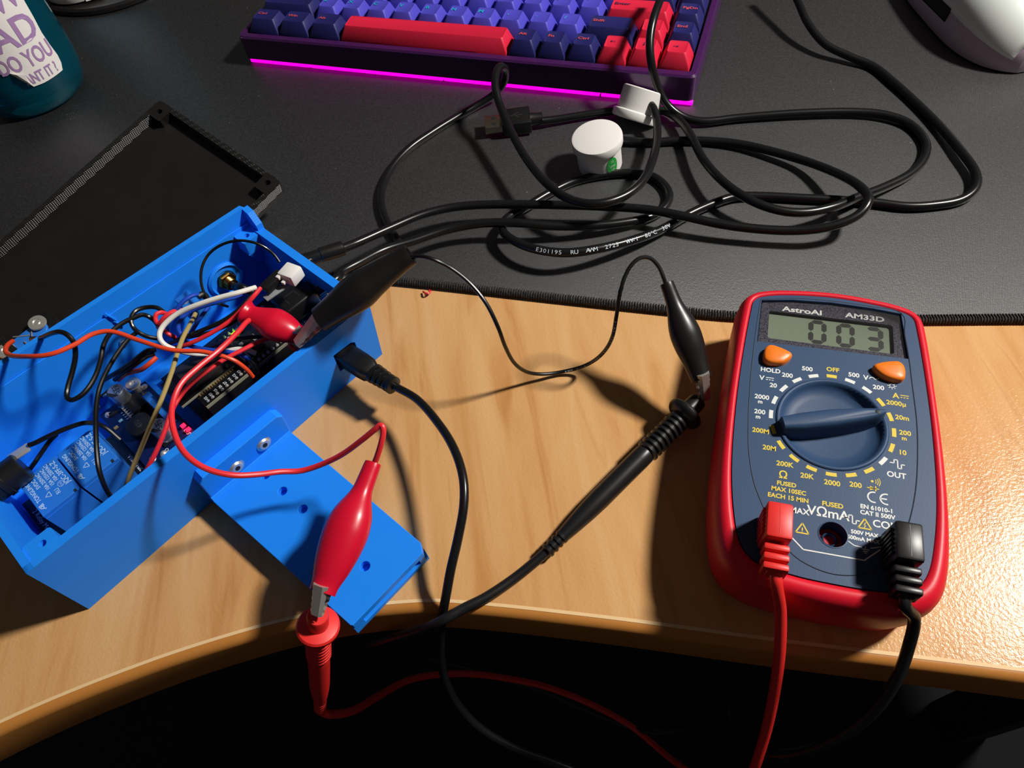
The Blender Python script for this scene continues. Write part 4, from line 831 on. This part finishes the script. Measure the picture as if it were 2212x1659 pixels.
for (u,v,m_,sx,sy) in ((508,722,GRNLED,.14,.1),(517,712,PALEB,.13,.12),(500,732,SOLD,.12,.1),(493,738,SOLD,.1,.1),(533,730,CHIP,.3,.3),(522,745,SOLD,.1,.08),(540,752,SOLD,.12,.08),(560,745,CHIP,.25,.3)):
    p=at(u,v,2.28); b=MB(); b.box(-sx,sx,-sy,sy,0,.1,FR(p,e1,e2,EZ),b=.02); b.build('surface_part' if m_ is not GRNLED else 'green_light',m_,es)
b=MB()
for k in range(7): b.box(13.0+k*0,13.03,3.2+k*.1,3.25+k*.1,2.26,2.34,EM) if False else b.box(12.35,12.55,3.5+k*.1,3.55+k*.1,2.26,2.31,EM)
b.build('chip_legs',SOLD,es)
b=MB(); b.box(13.6,14.2,3.55,4.35,2.26,2.52,EM,b=.04); b.build('usb_socket',STEEL,es)
uq=thing('usb_plug','chunky black moulded USB plug inside the right end of the box','plug',EM@V((15.1,4.0,1.9)))
b=MB(); b.box(14.18,16.0,3.2,4.65,1.95,2.95,EM,b=.14,seg=3); ub_=b.build('plug_body',RUBK,uq)
b=MB(); 
for q in ((14.6,15.25,4.05,4.08),(14.6,14.63,3.55,4.08),(15.22,15.25,3.55,4.08)): b.box(q[0],q[1],q[2],q[3],2.94,2.965,EM)
b.build('moulded_mark',GREYP,ub_)
b=MB(); b.box(15.9,16.3,3.55,4.3,2.1,2.75,EM,b=.1); b.build('neck',RUBK,uq)
wc=thing('wire_connector','white plastic wire connector with black latch at the right end of box','connector',at(628,590,4.6))
F=FR(at(628,592,4.55),e1,e2,EZ)@Matrix.Rotation(R(14),4,'Z')
b=MB(); b.box(-.38,.42,-.42,.42,-.35,.28,F,b=.08); b.box(-.55,-.2,.2,.42,.0,.2,F,b=.05); b.box(-.62,-.3,-.1,.1,-.1,.05,F,b=.04); b.build('housing',WHTP,wc)
F=FR(at(592,606,4.5),e1,e2,EZ)@Matrix.Rotation(R(8),4,'Z')
b=MB(); b.box(-.62,.5,-.24,.24,-.2,.18,F,b=.03); b.build('socket_strip',CHIP,wc)
F=FR(at(596,628,4.2),e1,e2,EZ)@Matrix.Rotation(R(-4),4,'Z')
b=MB(); b.box(-.62,.55,-.22,.14,-.05,.02,F,b=.01); b.build('ribbon',mat('grey_ribbon','8A8D92',.5),wc)
sm=thing('antenna_socket','brass threaded antenna socket through the back wall of blue box','socket',bo)
F=axis_frame(bo,bo-e2)
b=MB(); b.lathe([(0,.02),(.46,.02),(.50,.06),(.50,.24),(.44,.3),(.3,.3)],F,n=6); b.build('hex_nut',BRASS,sm,ang=20)
b=MB(); pr=[(.30,.28)]
for k in range(5): pr+=[(.30,.30+k*.07),(.27,.335+k*.07)]
pr+=[(.3,.66),(0,.66)]; b.lathe(pr,F,n=24); b.build('thread',BRASS,sm)
b=MB(); b.tube([F@V((0,0,.6)),F@V((0,.03,1.0)),at(520,620,2.6),at(545,632,2.2)],.2,n=12); b.build('cable_boot',RUBK,sm)
b=MB(); b.tube([at(604,566,4.2),at(592,550,4.5),at(572,534,4.9),at(545,523,5.2),at(512,520,5.3),at(478,529,5.2),at(452,548,5.0),at(437,575,4.8),at(434,605,4.5),at(441,632,4.2),at(456,650,3.9),at(475,657,3.5),at(492,662,3.0)],.065,n=10); b.build('antenna_cable',WIREK,sm)
dj=thing('power_jack','black round power jack with metal tab at the left end of box','jack',EM@V((1.0,6.0,2.2)))
F=axis_frame(EM@V((.35,5.7,2.9)),EM@V((1.9,5.7,2.9)))
b=MB(); b.lathe([(0,-.3),(.66,-.3),(.66,.5),(.72,.52),(.72,.72),(.66,.74),(.66,1.5),(.6,1.56),(0,1.56)],F,n=40); b.build('jack_body',RUBK,dj)
p=at(42,978,3.0); F2=FR(p,e1,e2,EZ)@Matrix.Rotation(R(-6),4,'Z'); b=MB(); b.box(-.45,.42,-.24,.24,-.04,.03,F2,b=.02); b.build('solder_tab',SOLD,dj)

# push button in the lid with its solder terminals
LP=lambda u,v,h=0: (lambda o,d:(o+d*((A+lz*(-.5+h)-o).dot(lz)/d.dot(lz))))(V((0,0,HC)),at(u,v,0)-V((0,0,HC)))
pbn=thing('push_button','small blue switch body with two steel screw contacts set in the lid','switch',LP(66,724,0))
pa,pz=LP(30,758,.15),LP(103,702,.15); F=axis_frame(pa,pz,lz); L=(pz-pa).length
b=MB(); b.plate([(x,z) for x,z in rrect(-.42,.42,-.1,L,.38,6)],[],-.18,.18,FR(pa,F.to_3x3()@V((1,0,0)),F.to_3x3()@V((0,0,1)),-(F.to_3x3()@V((0,1,0)))),bev=.05); b.build('switch_body',RELB,pbn)
b=MB(); c=LP(104,700,.0); b.lathe([(.55,.0),(.62,.05),(.62,.18),(.5,.22)],FR(c,lx,ly,lz),n=32); b.build('rubber_ring',RUBK,pbn)
b=MB(); b.lathe([(.5,-2.35),(.5,-.05)],FR(c,lx,ly,lz),n=24); b.build('button_stem',RUBK,pbn)
for (u,v) in ((81,698),(14,758)):
    c=LP(u,v,.42); b=MB(); b.lathe([(0,.09),(.12,.09),(.16,.05),(.2,.09),(.42,.08),(.44,.0),(.3,-.05),(.2,-.3),(0,-.3)],FR(c,lx,ly,lz)@Matrix.Rotation(R(8),4,'X'),n=28); b.build('contact_screw',STEEL,pbn)
for (u,v,u2,v2) in ((52,738,66,750),(68,713,69,733)):
    b=MB(); b.tube([LP(u,v,.35),LP(u2,v2,.5)],.035,n=6,smooth=False); b.build('pin',STEEL,pbn)
b=MB(); b.tube([LP(28,728,.3),LP(48,726,.35),LP(65,724,.35)],.03,n=6); b.build('solder_lead',SOLD,pbn)

b=MB(); F=FR(at(413,662,3.0),e1,e2,EZ); b.box(-.38,.38,-.5,.5,-.6,.5,F,b=.05); tbk=b.build('terminal_block',RELB); tag(tbk,'small blue terminal block against the back wall beneath the white wire','terminal block')
b=MB(); b.lathe([(0,.52),(.16,.52),(.16,.48)],F@Matrix.Translation(V((-.1,-.1,0))),n=14); b.build('terminal_screw',STEEL,tbk)
# ---- loose wires
def wire(label,P,m,r=.095): 
    b=MB(); b.tube([at(*p) for p in P],r,n=10,seg=7); return tag(b.build('jumper_wire',m),label,'wire')
wire('long orange-red wire from the lid switch across the open box',[(27,737,4.4),(16,746,4.9),(12,757,5.3),(20,767,5.6),(60,770,6.3),(110,765,6.4),(160,745,6.2),(200,722,6.0),(240,716,5.8),(300,735,5.4),(370,756,5.0),(440,760,4.6),(500,776,4.1),(530,796,3.5),(546,814,2.9)],WIREO,.1)
wire('black wire with deep U-bend from the lid switch over the back wall',[(68,732,4.4),(88,730,5.2),(115,719,6.1),(138,719,6.35),(157,736,6.1),(163,765,5.6),(157,800,5.2),(146,840,4.9),(146,860,4.8),(160,863,4.8),(185,845,4.8),(206,812,4.8),(218,775,4.8),(224,745,4.9),(240,718,4.8),(265,698,4.7),(290,686,4.6),(308,680,4.5),(325,686,4.3),(338,698,3.8),(345,710,3.4)],WIREK,.105)
wire('black wire curled in a ring near the middle of the back wall',[(356,676,4.1),(340,665,4.4),(315,664,4.5),(293,672,4.6),(283,690,4.6),(288,707,4.4),(303,720,4.2),(322,728,3.9),(345,732,3.6)],WIREK,.1)
wire('black wire running down past the taller capacitor to the relays',[(298,716,4.2),(278,732,4.2),(258,757,4.2),(238,788,4.2),(222,820,4.2),(212,850,4.1),(207,890,4.0),(207,930,3.9),(209,975,3.7),(214,1015,3.4),(225,1048,2.9),(240,1075,2.1),(245,1082,1.7)],WIREK,.1)
wire('black wire soldered to the metal tab of the power jack',[(62,962,3.05),(75,957,3.05),(110,940,3.1),(150,923,3.0),(190,913,2.8),(225,922,2.2),(260,950,1.6)],WIREK,.105)
wire('short black wire bending down behind the lower blue relay',[(122,938,2.7),(108,952,2.6),(95,970,2.5),(78,995,2.3),(62,1017,1.9),(55,1030,1.4)],WIREK,.1)
wire('pale gold wire running from back wall down to the relay board',[(422,678,3.6),(408,705,4.1),(395,730,4.3),(384,760,4.4),(372,800,4.3),(352,855,4.1),(328,912,3.8),(304,970,3.4),(285,1015,3.0),(274,1045,2.5),(270,1062,1.7)],WIREG,.1)
wire('white wire looping left from the white connector',[(552,621,4.6),(515,632,5.0),(470,644,5.1),(425,659,5.1),(388,675,5.0),(362,694,4.9),(347,713,4.8),(345,730,4.7),(355,744,4.5),(375,754,4.2),(410,763,3.9),(450,765,3.5),(490,758,3.3),(525,754,3.2),(552,763,2.8)],WIREW,.115)
wire('red wire from the white connector passing behind the small red clip',[(563,622,4.6),(548,640,4.6),(528,662,4.4),(505,686,4.2),(475,708,4.1),(440,728,4.0),(400,746,3.8),(372,752,3.4)],WIRER,.1)
wire('black wire running beside the red wire from white connector',[(556,628,4.3),(535,648,4.4),(512,672,4.3),(480,694,4.2),(440,712,4.1),(400,728,3.9),(366,741,3.4)],WIREK,.1)
wire('thin black wire just beneath the red one from white connector',[(545,640,3.9),(512,690,3.6),(470,712,3.5),(425,725,3.4),(388,733,3.1)],WIREK,.08)
wire('blue wire following the underside of the white wire',[(524,638,4.3),(480,650,4.5),(440,661,4.5),(408,675,4.4),(388,695,4.3),(386,714,4.1),(396,729,3.8),(405,738,3.2)],WIREB,.1)
wire('blue wire arching from a black tip at the back wall',[(437,636,4.1),(420,637,4.4),(402,646,4.5),(386,662,4.4),(373,685,4.1),(364,706,3.7),(362,720,3.2)],WIREB,.1)
wire('short blue wire dropping behind the pale gold wire',[(452,662,4.0),(436,682,3.9),(422,703,3.6),(412,720,3.2)],WIREB,.095)
wire('blue wire ending in a black sleeve beside the metal can',[(392,742,3.5),(430,752,3.6),(470,758,3.5),(505,762,3.3),(530,770,3.0),(543,779,2.7)],WIREB,.095)
wire('dark navy wire crossing over the green light',[(430,758,3.3),(470,742,3.4),(510,732,3.4),(550,728,3.2),(580,728,2.8)],mat('navy_wire','0E1236',.4),.09)
wire('red wire crossing under the orange wire down to relay board',[(592,726,3.2),(560,738,3.5),(520,758,3.7),(485,776,3.8),(445,803,3.9),(410,832,3.9),(388,858,3.8),(370,890,3.7),(358,925,3.5),(342,965,3.2),(322,1005,2.8),(308,1028,2.3)],WIRER,.1)
wire('small red wire loop near the ring of black wire',[(392,670,4.1),(372,674,4.4),(355,686,4.4),(343,699,4.2),(336,690,4.3),(338,679,4.4),(350,675,4.3),(362,680,4.0)],WIRER,.1)
wire('short red wire inside the bend of the white wire',[(341,706,3.9),(352,713,4.0),(365,722,3.9),(378,729,3.6)],WIRER,.1)
wire('orange-red wire twisting behind the taller capacitor',[(338,772,3.0),(322,786,3.0),(306,798,2.8),(288,803,2.5),(270,809,2.2),(256,820,1.7)],WIREO,.11)
wire('short orange-red wire beside the jaw of the black clip',[(626,738,3.0),(629,749,3.2),(640,757,3.1),(650,760,2.6)],WIREO,.1)
wire('upper black wire reaching the taller capacitor from the middle',[(336,756,3.0),(318,758,3.2),(298,772,3.2),(275,790,3.0),(250,806,2.7),(226,820,2.2)],WIREK,.11)
wire('lower black wire reaching the taller capacitor from the middle',[(334,764,2.8),(316,770,2.9),(295,785,2.9),(270,803,2.6),(248,820,2.0)],WIREK,.11)
for P,lab in (([(428,641,4.2),(440,636,4.1),(449,652,3.6)],'black sleeve on the end of the arching blue wire'),([(541,777,2.75),(550,788,2.5),(556,806,2.0)],'dark sleeve on the end of the blue wire beside metal can')):
    b=MB(); b.tube([at(*p) for p in P],.15,n=10,seg=4); tag(b.build('wire_sleeve',CHIP),lab,'sleeve')
# red thread caught on the edge of the mat
b=MB(); b.tube([at(914,630,.12),at(922,634,.25),at(930,630,.2),at(926,627,.3)],.05,n=6); tag(b.build('lint',WIRER),'tiny scrap of red lint caught under the mat edge','lint')
